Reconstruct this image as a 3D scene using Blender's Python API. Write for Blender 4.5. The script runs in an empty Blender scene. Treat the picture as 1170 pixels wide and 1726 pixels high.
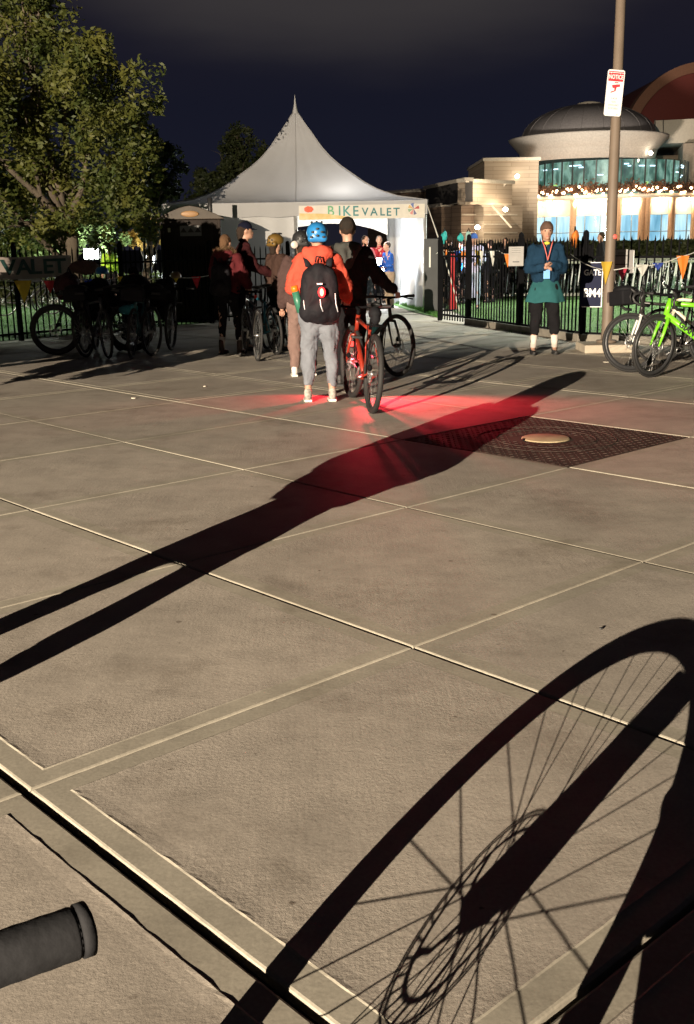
import bpy, bmesh, math, random
from mathutils import Vector, Matrix, noise as mnoise
random.seed(7)
SC = bpy.context.scene; COL = SC.collection
PI = math.pi
V = Vector

# ------------------------------------------------------------------ camera
CAM_H = 1.45
F_PX, CX, CY = 1791.4, 585.0, 863.0          # focal length and centre in photo pixels (1170 x 1726)
PITCH, ROLL = math.radians(14.078), math.radians(-0.9856)
FWD = V((0, math.cos(PITCH), -math.sin(PITCH)))
RGT0 = V((1, 0, 0)); UP0 = V((0, math.sin(PITCH), math.cos(PITCH)))
IMX = RGT0 * math.cos(ROLL) - UP0 * (-math.sin(ROLL)); IMY = UP0 * math.cos(ROLL) - RGT0 * math.sin(ROLL)
cam_d = bpy.data.cameras.new('camera'); cam = bpy.data.objects.new('camera', cam_d); COL.objects.link(cam)
cam_d.sensor_fit = 'VERTICAL'; cam_d.sensor_height = 36; cam_d.lens = 36 * F_PX / 1726
cam_d.clip_start = 0.02; cam_d.clip_end = 3000
m3 = Matrix((IMX, IMY, -FWD)).transposed(); cam.matrix_world = Matrix.Translation((0, 0, CAM_H)) @ m3.to_4x4()
SC.camera = cam
def ray(x, y):
    u, v = x - CX, y - CY; c, s = math.cos(ROLL), math.sin(ROLL)
    return FWD * F_PX + RGT0 * (u * c + v * s) - UP0 * (-u * s + v * c)
def G(x, y, z=0.0):                            # point of the ground seen at a photo pixel
    r = ray(x, y); t = (z - CAM_H) / r.z; return V((r.x * t, r.y * t, z))
def P(x, y, D):                                # point at distance D seen at a photo pixel
    r = ray(x, y); t = D / r.y; return V((r.x * t, D, CAM_H + r.z * t))

# ------------------------------------------------------------------ world: night sky with a dim lit cloud
SC.view_settings.view_transform = 'Standard'; SC.view_settings.look = 'None'
SC.view_settings.exposure = 0.0; SC.view_settings.gamma = 1.0
SC.cycles.use_denoising = True
SC.cycles.sample_clamp_indirect = 4.0
SC.cycles.max_bounces = 6
W = bpy.data.worlds.new('World'); SC.world = W; W.use_nodes = True
nt = W.node_tree; N = nt.nodes; L = nt.links; N.clear()
out = N.new('ShaderNodeOutputWorld'); bg = N.new('ShaderNodeBackground'); L.new(bg.outputs[0], out.inputs[0])
tc = N.new('ShaderNodeTexCoord'); sep = N.new('ShaderNodeSeparateXYZ'); L.new(tc.outputs['Generated'], sep.inputs[0])
rp = N.new('ShaderNodeValToRGB'); L.new(sep.outputs[2], rp.inputs[0])
e = rp.color_ramp.elements
e[0].position = 0.0; e[0].color = (0.0125, 0.0120, 0.0190, 1); e[1].position = 0.06; e[1].color = (0.0085, 0.0095, 0.0195, 1)
for p_, c_ in ((0.12, (0.0078, 0.0085, 0.0175, 1)), (0.20, (0.0115, 0.0105, 0.0175, 1)), (0.34, (0.007, 0.0065, 0.009, 1))):
    k = e.new(p_); k.color = c_
mp = N.new('ShaderNodeMapping'); mp.inputs['Scale'].default_value = (3.2, 3.2, 13); L.new(tc.outputs['Generated'], mp.inputs[0])
nz = N.new('ShaderNodeTexNoise'); nz.inputs['Scale'].default_value = 1.1; nz.inputs['Detail'].default_value = 4; nz.inputs['Roughness'].default_value = .45
L.new(mp.outputs[0], nz.inputs[0])
def mth(op, a, b=None, nodes=None):
    n = N.new('ShaderNodeMath'); n.operation = op
    for i, q in enumerate((a, b)):
        if q is None: continue
        if isinstance(q, (int, float)): n.inputs[i].default_value = q
        else: L.new(q, n.inputs[i])
    return n.outputs[0]
mr = N.new('ShaderNodeMapRange'); mr.interpolation_type = 'SMOOTHSTEP'
mr.inputs[1].default_value = .128; mr.inputs[2].default_value = .20
wob = mth('MULTIPLY', mth('SUBTRACT', nz.outputs[0], .5), .075)
# the cloud bank reaches lowest a little right of the view's centre
az = mth('ARCTAN2', sep.outputs[0], sep.outputs[1])
off = mth('MULTIPLY', mth('POWER', mth('SUBTRACT', az, .05), 2.0), .75)
L.new(mth('SUBTRACT', mth('ADD', sep.outputs[2], wob), off), mr.inputs[0])
mr2 = N.new('ShaderNodeMapRange'); mr2.interpolation_type = 'SMOOTHSTEP'; mr2.inputs[1].default_value = .30; mr2.inputs[2].default_value = .42; mr2.inputs[3].default_value = 1; mr2.inputs[4].default_value = 0; L.new(sep.outputs[2], mr2.inputs[0])
mx = N.new('ShaderNodeMixRGB'); L.new(mth('MULTIPLY', mr.outputs[0], mr2.outputs[0]), mx.inputs[0]); L.new(rp.outputs[0], mx.inputs[1]); mx.inputs[2].default_value = (0.038, 0.034, 0.036, 1)
L.new(mx.outputs[0], bg.inputs[0]); bg.inputs[1].default_value = 1.0

# ------------------------------------------------------------------ the flood lamp that lights the plaza (on a mast behind the camera)
LAMP = V((-13.6, -21.9, 5.33))
def light(name, kind, loc, energy, color, **kw):
    d = bpy.data.lights.new(name, kind); d.energy = energy; d.color = color
    for k_, v_ in kw.items(): setattr(d, k_, v_)
    o = bpy.data.objects.new(name, d); COL.objects.link(o); o.location = loc; return o
def aim(o, target):
    o.rotation_euler = (V(target) - o.location).to_track_quat('-Z', 'Y').to_euler()
flood = light('flood_light', 'SPOT', LAMP + V((0.1, .2, 0)), 168000, (1.0, .845, .645), spot_size=math.radians(54), spot_blend=1.0, shadow_soft_size=.026)
aim(flood, (1.6, 16, 4.0))

# ------------------------------------------------------------------ materials
MATS = {}
def mat(name, col, rough=.7, metal=0, var=.12, scale=8, bump=0, bscale=60, emit=None, es=0, trans=0, spec=.5, stretch=(1, 1, 1), detail=4, col2=None, alpha=1):
    if name in MATS: return MATS[name]
    m = bpy.data.materials.new(name); m.use_nodes = True; t = m.node_tree; n = t.nodes; l = t.links
    b = n['Principled BSDF']; b.inputs['Roughness'].default_value = rough; b.inputs['Metallic'].default_value = metal
    b.inputs['Specular IOR Level'].default_value = spec
    c = n.new('ShaderNodeTexCoord'); mpn = n.new('ShaderNodeMapping'); mpn.inputs['Scale'].default_value = stretch
    l.new(c.outputs['Object'], mpn.inputs[0])
    z = n.new('ShaderNodeTexNoise'); z.inputs['Scale'].default_value = scale; z.inputs['Detail'].default_value = detail; l.new(mpn.outputs[0], z.inputs[0])
    r = n.new('ShaderNodeValToRGB'); l.new(z.outputs[0], r.inputs[0])
    a = col; c2 = col2 or tuple(min(1, x * (1 + var)) for x in col); c1 = tuple(x * (1 - var) for x in col)
    r.color_ramp.elements[0].position = .3; r.color_ramp.elements[0].color = (*c1, 1)
    r.color_ramp.elements[1].position = .7; r.color_ramp.elements[1].color = (*c2, 1)
    l.new(r.outputs[0], b.inputs['Base Color'])
    if bump:
        z2 = n.new('ShaderNodeTexNoise'); z2.inputs['Scale'].default_value = bscale; z2.inputs['Detail'].default_value = 5; l.new(mpn.outputs[0], z2.inputs[0])
        bp = n.new('ShaderNodeBump'); bp.inputs['Strength'].default_value = 1; bp.inputs['Distance'].default_value = bump
        l.new(z2.outputs[0], bp.inputs['Height']); l.new(bp.outputs[0], b.inputs['Normal'])
    if emit: b.inputs['Emission Color'].default_value = (*emit, 1); b.inputs['Emission Strength'].default_value = es
    if trans:
        tr = n.new('ShaderNodeBsdfTranslucent'); l.new(r.outputs[0], tr.inputs[0]); ms = n.new('ShaderNodeMixShader'); ms.inputs[0].default_value = trans
        l.new(b.outputs[0], ms.inputs[1]); l.new(tr.outputs[0], ms.inputs[2]); l.new(ms.outputs[0], n['Material Output'].inputs[0])
    MATS[name] = m; return m
def emat(name, col, s):
    return mat(name, (0.02, .02, .02), emit=col, es=s)
M_BLACKM = mat('black_metal', (.006, .006, .007), .8, 0, spec=.06, bump=.0008, bscale=90)
M_RUBBER = mat('rubber', (.016, .015, .015), .75, bump=.001, bscale=150)
M_SILVER = mat('brushed_silver', (.55, .55, .55), .35, .9)
M_SPOKE = mat('steel_spoke', (.42, .42, .42), .35, .9)
M_BLACKP = mat('black_plastic', (.02, .02, .021), .5)
M_SKIN = mat('skin', (.42, .235, .165), .55, var=.08, scale=20)
M_CARBON = mat('dark_rim', (.03, .03, .032), .4)
M_WHITE = mat('white_paint', (.72, .72, .70), .5)

# ------------------------------------------------------------------ mesh collector
class MB:
    def __init__(s): s.v = []; s.f = []; s.sm = []
    def add(s, vs, fs, smooth=False):
        o = len(s.v); s.v.extend([V(a) for a in vs]); s.f.extend([tuple(i + o for i in q) for q in fs]); s.sm.extend([smooth] * len(fs)); return s
    def box(s, c, d, rz=0, M=None):
        x, y, z = d[0] / 2, d[1] / 2, d[2] / 2
        vs = [V((a * x, b * y, g * z)) for g in (-1, 1) for a, b in ((-1, -1), (1, -1), (1, 1), (-1, 1))]
        R = Matrix.Rotation(rz, 3, 'Z')
        vs = [R @ a + V(c) for a in vs]
        if M: vs = [M @ a for a in vs]
        return s.add(vs, [(3, 2, 1, 0), (4, 5, 6, 7), (0, 1, 5, 4), (1, 2, 6, 5), (2, 3, 7, 6), (3, 0, 4, 7)])
    def bar(s, a, b, w, h=None, up=V((0, 0, 1))):        # rectangular bar from a to b
        a = V(a); b = V(b); h = h or w; d = (b - a).normalized(); x = d.cross(up)
        if x.length < 1e-4: x = d.cross(V((0, 1, 0)))
        x.normalize(); y = x.cross(d)
        vs = [p + x * (i * w / 2) + y * (j * h / 2) for p in (a, b) for i, j in ((-1, -1), (1, -1), (1, 1), (-1, 1))]
        return s.add(vs, [(0, 1, 2, 3), (7, 6, 5, 4), (0, 4, 5, 1), (1, 5, 6, 2), (2, 6, 7, 3), (3, 7, 4, 0)])
    def tube(s, pts, r, n=8, closed=False, cap=True, flat=(1, 1)):
        pts = [V(p) for p in pts]; m = len(pts); rs = r if isinstance(r, (list, tuple)) else [r] * m
        vs = []; ref = None
        for i, p in enumerate(pts):
            d = (pts[(i + 1) % m] - pts[i - 1]) if closed else (pts[min(i + 1, m - 1)] - pts[max(i - 1, 0)])
            d = d.normalized() if d.length > 1e-9 else V((0, 0, 1))
            if ref is None:
                ref = V((0, 0, 1)) if abs(d.z) < .9 else V((0, 1, 0))
                ref = (ref - d * ref.dot(d)).normalized()
            else:
                ref = ref - d * ref.dot(d); ref = ref.normalized() if ref.length > 1e-6 else V((1, 0, 0))
            w = d.cross(ref)
            for k in range(n):
                a = 2 * PI * k / n; vs.append(p + (ref * math.cos(a) * flat[0] + w * math.sin(a) * flat[1]) * rs[i])
        fs = []
        for i in range(m if closed else m - 1):
            j = (i + 1) % m
            for k in range(n): fs.append((i * n + k, i * n + (k + 1) % n, j * n + (k + 1) % n, j * n + k))
        s.add(vs, fs, True)
        if cap and not closed:
            o = len(s.v) - len(vs)
            s.f.append(tuple(o + k for k in range(n - 1, -1, -1))); s.sm.append(False)
            s.f.append(tuple(o + (m - 1) * n + k for k in range(n))); s.sm.append(False)
        return s
    def lathe(s, prof, n=24, c=(0, 0, 0), M=None, smooth=True, a0=0, a1=2 * PI):
        full = abs(a1 - a0 - 2 * PI) < 1e-6; k = n if full else n + 1
        vs = []
        for r, z in prof:
            for i in range(k):
                a = a0 + (a1 - a0) * i / n; q = V((r * math.cos(a), r * math.sin(a), z))
                vs.append((M @ q if M else q) + V(c))
        fs = []
        for j in range(len(prof) - 1):
            for i in range(n):
                i2 = (i + 1) % k; fs.append((j * k + i, j * k + i2, (j + 1) * k + i2, (j + 1) * k + i))
        return s.add(vs, fs, smooth)
    def ell(s, c, r, n=12, M=None):
        vs = []; m = n // 2
        prof = [(math.sin(PI * i / m), -math.cos(PI * i / m)) for i in range(m + 1)]
        for a, z in prof:
            for k in range(n):
                t = 2 * PI * k / n; q = V((a * math.cos(t) * r[0], a * math.sin(t) * r[1], z * r[2])); vs.append((M @ q if M else q) + V(c))
        fs = [(j * n + k, j * n + (k + 1) % n, (j + 1) * n + (k + 1) % n, (j + 1) * n + k) for j in range(m) for k in range(n)]
        return s.add(vs, fs, True)
    def prism(s, pts, z0, z1, M=None):                    # outline in xy, extruded
        n = len(pts); vs = [V((x, y, z)) for z in (z0, z1) for x, y in pts]
        if M: vs = [M @ a for a in vs]
        return s.add(vs, [tuple(range(n - 1, -1, -1)), tuple(range(n, 2 * n))] + [(i, (i + 1) % n, n + (i + 1) % n, n + i) for i in range(n)])
    def build(s, name, m, parent=None, bevel=0):
        me = bpy.data.meshes.new(name); me.from_pydata([tuple(a) for a in s.v], [], s.f)
        me.polygons.foreach_set('use_smooth', s.sm)
        if m: me.materials.append(m)
        me.update(); o = bpy.data.objects.new(name, me); COL.objects.link(o)
        if parent: o.parent = parent
        if bevel:
            b = o.modifiers.new('bevel', 'BEVEL'); b.width = bevel; b.segments = 2; b.limit_method = 'ANGLE'
        return o
def tag(o, label=None, cat=None, group=None, kind=None):
    if label: o['label'] = label
    if cat: o['category'] = cat
    if group: o['group'] = group
    if kind: o['kind'] = kind
    return o
def empty(name, loc=(0, 0, 0), rz=0, label=None, cat=None, group=None):
    o = bpy.data.objects.new(name, None); COL.objects.link(o); o.location = loc; o.rotation_euler = (0, 0, rz); o.empty_display_size = .1
    return tag(o, label, cat, group)
def copy_tree(o, parent=None):
    c = o.copy(); COL.objects.link(c); c.parent = parent
    for ch in list(o.children): copy_tree(ch, c)
    return c
def text(s_, size, name, m, parent, M, align='CENTER', ext=.002, sx=1.0, bold=0.0):
    cu = bpy.data.curves.new(name, 'FONT'); cu.body = s_; cu.size = size; cu.align_x = align; cu.align_y = 'CENTER'; cu.extrude = ext; cu.offset = bold; cu.resolution_u = 3
    t = bpy.data.objects.new('tmp_text', cu); COL.objects.link(t)
    dg = bpy.context.evaluated_depsgraph_get(); me = bpy.data.meshes.new_from_object(t.evaluated_get(dg)); bpy.data.objects.remove(t); bpy.data.curves.remove(cu)
    me.name = name; me.transform(M @ Matrix.Diagonal((sx, 1, 1, 1))); me.materials.clear(); me.materials.append(m)
    o = bpy.data.objects.new(name, me); COL.objects.link(o); o.parent = parent; return o
def face_M(c, nrm):                     # text frame: stands upright at c, faces nrm
    z = V(nrm).normalized(); x = V((0, 0, 1)).cross(z).normalized(); y = z.cross(x)
    return Matrix.Translation(c) @ Matrix((x, y, z)).transposed().to_4x4()
def chain(pts, step=.25): return pts
def blob(name, prims, m, parent, vox=.014, smooth=4, wob=0, wscale=6, extra=None, cut=None):
    mb = MB()
    for q in prims:
        if q[0] == 'c':
            _, a, ra, b, rb = q[:5]; a = V(a); b = V(b); d = (b - a); Ln = d.length; d.normalize()
            pts = []; rs = []
            for i in range(4): t = PI / 2 * i / 4; pts.append(a - d * ra * math.cos(t)); rs.append(max(ra * math.sin(t), .0005))
            pts.append(a); rs.append(ra); pts.append(b); rs.append(rb)
            for i in range(1, 5): t = PI / 2 * i / 4; pts.append(b + d * rb * math.sin(t)); rs.append(max(rb * math.cos(t), .0005))
            fl = q[5] if len(q) > 5 else (1, 1)
            mb.tube(pts, rs, 14, flat=fl)
        else:
            mb.ell(q[1], q[2], 18, q[3] if len(q) > 3 else None)
    o = mb.build(name, None)
    md = o.modifiers.new('r', 'REMESH'); md.mode = 'VOXEL'; md.voxel_size = vox; md.use_smooth_shade = True
    sm = o.modifiers.new('s', 'SMOOTH'); sm.factor = .5; sm.iterations = smooth
    dg = bpy.context.evaluated_depsgraph_get(); me = bpy.data.meshes.new_from_object(o.evaluated_get(dg)); old = o.data
    bpy.data.objects.remove(o); bpy.data.meshes.remove(old)
    if wob:
        for v in me.vertices:
            q_ = V((v.co.x * wscale, v.co.y * wscale, v.co.z * wscale * .6)) + V((len(name), 3, 1))
            n_ = mnoise.noise(q_); f_ = 1 - abs(mnoise.noise(V((q_.x * .9, q_.y * .9, q_.z * 2.6 + 2 * n_)))) * 2.4      # broad shape plus creases
            v.co += v.normal * wob * (n_ * 1.6 - max(f_, 0) ** 3 * .9)
    if cut:
        bm = bmesh.new(); bm.from_mesh(me)
        for co, no in cut:
            bmesh.ops.bisect_plane(bm, geom=bm.verts[:] + bm.edges[:] + bm.faces[:], plane_co=co, plane_no=no, clear_outer=True)
        bm.to_mesh(me); bm.free()
    if extra:
        bm = bmesh.new(); bm.from_mesh(me); m2 = bpy.data.meshes.new('x'); m2.from_pydata([tuple(a) for a in extra.v], [], extra.f)
        for p_ in m2.polygons: p_.use_smooth = True
        bm.from_mesh(m2); bm.to_mesh(me); bm.free(); bpy.data.meshes.remove(m2)
    for p_ in me.polygons: p_.use_smooth = True
    me.name = name; me.materials.clear(); me.materials.append(m)
    o = bpy.data.objects.new(name, me); COL.objects.link(o); o.parent = parent; return o

# ------------------------------------------------------------------ GROUND AND PAVING
gd = MB(); gd.add([(-900, -200, -.06), (900, -200, -.06), (900, 1500, -.06), (-900, 1500, -.06)], [(0, 1, 2, 3)])
tag(gd.build('ground', mat('dark_soil', (.03, .03, .025), .9, bump=.02, bscale=8)), kind='structure')

def concrete(name, base, rough_bump, border=False):
    m = bpy.data.materials.new(name); m.use_nodes = True; t = m.node_tree; n = t.nodes; l = t.links; b = n['Principled BSDF']
    b.inputs['Roughness'].default_value = .82; b.inputs['Specular IOR Level'].default_value = .35
    c = n.new('ShaderNodeTexCoord')
    def nz_(sc, det=5, rg=.55, st=(1, 1, 1), rot=0):
        q = n.new('ShaderNodeMapping'); q.inputs['Scale'].default_value = st; q.inputs['Rotation'].default_value = (0, 0, rot); l.new(c.outputs['Object'], q.inputs[0])
        z = n.new('ShaderNodeTexNoise'); z.inputs['Scale'].default_value = sc; z.inputs['Detail'].default_value = det; z.inputs['Roughness'].default_value = rg; l.new(q.outputs[0], z.inputs[0]); return z.outputs[0]
    def ramp(src, p0, c0, p1, c1):
        r = n.new('ShaderNodeValToRGB'); l.new(src, r.inputs[0]); r.color_ramp.elements[0].position = p0; r.color_ramp.elements[0].color = (*c0, 1); r.color_ramp.elements[1].position = p1; r.color_ramp.elements[1].color = (*c1, 1); return r.outputs[0]
    def mul(a, b_, f=1):
        q = n.new('ShaderNodeMixRGB'); q.blend_type = 'MULTIPLY'; q.inputs[0].default_value = f; l.new(a, q.inputs[1]); l.new(b_, q.inputs[2]); return q.outputs[0]
    at_ = n.new('ShaderNodeAttribute'); at_.attribute_name = 'tone'
    col = ramp(nz_(.55, 6, .6), .3, tuple(x * .86 for x in base), .7, tuple(x * 1.12 for x in base))
    col = mul(col, ramp(nz_(3.5, 8, .62), .28, (.80, .79, .78), .62, (1.06, 1.05, 1.04)))
    col = mul(col, ramp(nz_(1.3, 5, .7, (1, 1, 1)), .28, (.66, .64, .62), .46, (1, 1, 1)))      # oil and gum stains
    col = mul(col, ramp(nz_(90, 3, .6), .3, (.86, .86, .86), .7, (1.1, 1.1, 1.1)))
    col = mul(col, ramp(nz_(26, 2, .4), .20, (.45, .42, .40), .26, (1, 1, 1)))                 # dark specks
    vo = n.new('ShaderNodeTexVoronoi'); vo.inputs['Scale'].default_value = 2.3; vo.inputs['Randomness'].default_value = 1; l.new(c.outputs['Object'], vo.inputs['Vector'])
    col = mul(col, ramp(vo.outputs['Distance'], .022, (.55, .53, .51), .034, (1, 1, 1)))      # flattened gum
    vo2 = n.new('ShaderNodeTexVoronoi'); vo2.inputs['Scale'].default_value = .55; l.new(c.outputs['Object'], vo2.inputs['Vector'])
    col = mul(col, ramp(vo2.outputs['Distance'], .02, (.74, .72, .70), .13, (1, 1, 1)))       # drip stains
    q = n.new('ShaderNodeMixRGB'); q.blend_type = 'MULTIPLY'; q.inputs[0].default_value = 1; l.new(col, q.inputs[1]); l.new(at_.outputs['Color'], q.inputs[2])
    l.new(q.outputs[0], b.inputs['Base Color'])
    # broom finish plus worn grain
    h1 = nz_(34, 4, .6, (1, .10, 1), math.radians(48)); h2 = nz_(70, 5, .75); h3 = nz_(1.6, 3, .5); h4 = nz_(7, 4, .6)
    def mm(op, a, v):
        q = n.new('ShaderNodeMath'); q.operation = op; l.new(a, q.inputs[0])
        if isinstance(v, (int, float)): q.inputs[1].default_value = v
        else: l.new(v, q.inputs[1])
        return q.outputs[0]
    wear = ramp(nz_(.9, 4, .6), .35, (.25, .25, .25), .65, (1, 1, 1))
    h = mm('MULTIPLY', mm('ADD', mm('MULTIPLY', h1, .0013 * rough_bump), mm('MULTIPLY', h2, .0022 * rough_bump)), wear); h = mm('ADD', h, mm('MULTIPLY', h3, .004)); h = mm('ADD', h, mm('MULTIPLY', h4, .0016))
    bp = n.new('ShaderNodeBump'); bp.inputs['Strength'].default_value = 1; bp.inputs['Distance'].default_value = 1.0; l.new(h, bp.inputs['Height']); l.new(bp.outputs[0], b.inputs['Normal'])
    return m
M_CONC = concrete('broomed_concrete', (.39, .348, .30), 1.0); M_EDGE = concrete('troweled_concrete', (.36, .33, .272), .25)
M_JOINT = mat('joint_filler', (.012, .010, .009), .95, var=.3, bump=.003, bscale=80)

GO = V((.235, 3.70, 0)); ANG = math.radians(42.3); DB = V((math.cos(ANG), math.sin(ANG), 0)); DA = V((math.sin(ANG), -math.cos(ANG), 0)); S_ = 1.535
def node(a, b): return GO + DA * (a * S_) + DB * (b * S_)
pv = []; pf = []; pm = []; tone = []
def slab(a, b, fine, jit):
    # joints across the light (constant a) are deep sawn joints, those along it (constant b) shallow tooled ones
    c0 = node(a, b); rnd = random.Random(a * 91 + b * 17 + 5)
    tn = .93 + .14 * rnd.random(); wr = .985 + .03 * rnd.random(); dz = rnd.uniform(-.0015, .0015)
    wA0 = .008 if a == 1 else .0016; wA1 = .008 if a == 0 else .0016
    wB0 = .0125 if b == -1 else .0055; wB1 = .0125 if b == -2 else .0055
    def rgf(x, y):                                         # the tooled ridge is crisp near the old expansion joint and worn away elsewhere
        p = DA * ((a + 0) * S_ + x) + DB * (b * S_ + y); dj = abs((b * S_ + y) + S_); q = max(0, 1 - dj / 1.0) ** .8
        if a >= 0: q = max(q, max(0, 1 - abs(a * S_ + x - S_) / .35) if b >= -1 and b < 1 else 0)
        if abs(x - .09) > .05 and abs(x - S_ + .09) > .05 and dj > .2: q *= .25 if b > -1 else 1
        return .07 + .93 * q
    def ring(inA0, inA1, inB0, inB1, z):
        q = []
        n_ = fine
        cs = [(inA0, inB0), (S_ - inA1, inB0), (S_ - inA1, S_ - inB1), (inA0, S_ - inB1)]
        for i in range(4):
            x0, y0 = cs[i]; x1, y1 = cs[(i + 1) % 4]
            for k in range(n_):
                t = k / n_; q.append((x0 + (x1 - x0) * t, y0 + (y1 - y0) * t, z))
        return q
    prof = [(0, -.035, 0), (0, -.006, 0), (.003, -.0022, 0), (.0085, 0, 0)]
    rings = []
    for d, z, j in prof: rings.append((ring(wA0 + d, wA1 + d, wB0 + d, wB1 + d, z + dz), 0))
    bw = .078
    rings.append((ring(wA0 + bw, wA1 + bw, wB0 + bw, wB1 + bw, dz), 0))
    rings.append((ring(wA0 + bw + .005, wA1 + bw + .005, wB0 + bw + .005, wB1 + bw + .005, dz + .0026), 1 if fine > 1 else 0))
    rings.append((ring(wA0 + bw + .016, wA1 + bw + .016, wB0 + bw + .016, wB1 + bw + .016, dz + .0012), 1 if fine > 1 else 0))
    rings.append((ring(wA0 + bw + .05, wA1 + bw + .05, wB0 + bw + .05, wB1 + bw + .05, dz), 0))
    base = len(pv); per = 4 * fine
    for ri, (rg, j) in enumerate(rings):
        for (x, y, z) in rg:
            p = c0 + DA * x + DB * y
            if j:
                g_ = rgf(x, y); z = dz + (z - dz) * g_
                if ri == 6: pv.append(((c0 + DA * x + DB * y).x, (c0 + DA * x + DB * y).y, z)); continue
                p = p + V((rnd.uniform(-1, 1), rnd.uniform(-1, 1), 0)) * .0013 * g_; z += rnd.uniform(-.0013, .0006) * g_
            elif ri in (1, 2) and fine > 1: p = p + V((rnd.uniform(-1, 1), rnd.uniform(-1, 1), 0)) * .0008
            pv.append((p.x, p.y, z))
    for r_ in range(len(rings) - 1):
        for k in range(per):
            pf.append((base + r_ * per + k, base + r_ * per + (k + 1) % per, base + (r_ + 1) * per + (k + 1) % per, base + (r_ + 1) * per + k))
            pm.append(0 if r_ >= 5 else 1); tone.append((tn, tn * wr ** .5, tn * wr))
    pf.append(tuple(base + (len(rings) - 1) * per + k for k in range(per))); pm.append(0); tone.append((tn, tn * wr ** .5, tn * wr))
PLATE_CELL = (-2, 2)                                               # the cell that holds the steel plate
for a in range(-22, 12):
    for b in range(-9, 20):
        c = node(a + .5, b + .5)
        if abs(c.x) > 14 or c.y < -7 or c.y > 34: continue
        if (a, b) == PLATE_CELL: continue
        slab(a, b, 40 if 1 < c.y < 5 and abs(c.x) < 2.6 else (8 if c.y < 11 and c.y > -1 and abs(c.x) < 5 else 1), 0)
me = bpy.data.meshes.new('plaza_paving'); me.from_pydata(pv, [], pf); me.materials.append(M_CONC); me.materials.append(M_EDGE); me.polygons.foreach_set('material_index', pm)
ca = me.color_attributes.new('tone', 'FLOAT_COLOR', 'CORNER'); buf = []
for p_, t_ in zip(me.polygons, tone): buf.extend([*t_, 1.0] * p_.loop_total)
ca.data.foreach_set('color', buf)
pav = bpy.data.objects.new('plaza_paving', me); COL.objects.link(pav); tag(pav, kind='structure')
jb = MB(); jb.add([(-16, -9, -.028), (16, -9, -.028), (16, 36, -.028), (-16, 36, -.028)], [(0, 1, 2, 3)]); tag(jb.build('joint_bed', M_JOINT), kind='structure')

# ------------------------------------------------------------------ steel plate with a round access lid
def steel_plate():
    c = node(-1.5, 2.5); r = empty('steel_ground_plate', (c.x, c.y, 0), ANG, 'square rusty steel plate set in the paving around a round pale lid', 'ground plate')
    h = S_ / 2 - .012; m = mat('rusty_plate', (.052, .036, .030), .85, .0, var=.4, spec=.15, scale=5, bump=.0012, bscale=40)
    mb = MB(); mb.box((0, 0, -.011), (2 * h, 2 * h, .018)); 
    for i in (1, 3):                                   # low cast rings round the lid
        R = .30 + i * .075; mb.tube([(R * math.cos(t * PI / 24), R * math.sin(t * PI / 24), -.0022) for t in range(48)], .004, 6, closed=True)
    st = mb; k = 26
    for i in range(k):                                   # raised studs
        for j in range(k):
            x = -h + (i + .5) * 2 * h / k; y = -h + (j + .5) * 2 * h / k; d = math.hypot(x, y)
            if d < .25: continue
            s_ = 1 if (i + j) % 2 else -1; rz = s_ * PI / 4
            st.box((x, y, -.0014), (.026, .008, .0045), rz)
    st.build('plate', m, r)
    lm = mat('pale_lid', (.42, .33, .20), .7, var=.2, bump=.001, bscale=90); ld = MB(); ld.lathe([(0.001, .006), (.17, .006), (.182, .003), (.184, -.004)], 40); lid = ld.build('lid', lm, r)
    kk = MB(); kk.box((-.17, .08, .004), (.06, .022, .007), .5); kk.build('lift_notch', M_BLACKM, r)
steel_plate()

# ------------------------------------------------------------------ lawns, kerb, grass
M_LAWN = mat('lawn', (.045, .11, .02), .9, var=.35, scale=3, bump=.03, bscale=25, col2=(.09, .19, .035))
def sheet(name, pts, z, m, kind='structure'):
    mb = MB(); mb.add([(p[0], p[1], z) for p in pts], [tuple(range(len(pts)))]); return tag(mb.build(name, m), kind=kind)
FR = [V((2.30, 19.9, 0)), V((3.57, 16.06, 0)), V((7.6, 6.6, 0))]            # right fence line (gate post, mid, far right)
FR[2] = FR[0] + (FR[1] - FR[0]).normalized() * 12.5
FR[2] = FR[1] + V((6.5, -4.6, 0))
FL = [V((-5.62, 17.54, 0)), V((-2.6, 21.3, 0))]; FLd = (FL[1] - FL[0]).normalized(); FL0 = FL[0] - FLd * 4
sheet('right_lawn', [(2.55, 20.2), (3.75, 16.15), (10.2, 11.6), (60, 10), (60, 62), (2.2, 62), (2.3, 26)], .012, M_LAWN)
sheet('left_lawn', [(FL0.x - .1, FL0.y + .15), (FL[1].x - .1, FL[1].y + .15), (-3.2, 24), (-3.2, 62), (-50, 62), (-50, 12)], .012, M_LAWN)
sheet('far_path', [(-3.2, 33.9), (2.2, 33.9), (2.2, 62), (-3.2, 62)], .008, M_CONC)
def tufts(name, n, region, h, seed=1):
    rn = random.Random(seed); vs = []; fs = []
    for i in range(n):
        x, y = region(rn); hh = h * rn.uniform(.5, 1.2); a = rn.uniform(0, 2 * PI); lx, ly = rn.uniform(-.5, .5) * hh, rn.uniform(-.5, .5) * hh; w = .006
        o = len(vs); vs += [(x - w * math.cos(a), y - w * math.sin(a), 0), (x + w * math.cos(a), y + w * math.sin(a), 0), (x + lx, y + ly, hh)]; fs.append((o, o + 1, o + 2))
    me = bpy.data.meshes.new(name); me.from_pydata(vs, [], fs); me.materials.append(mat('grass_blades', (.05, .13, .02), .8, var=.4, scale=2, trans=.3))
    o = bpy.data.objects.new(name, me); COL.objects.link(o); return tag(o, 'short green grass tufts of the fenced lawn', 'grass', kind='stuff')
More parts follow.
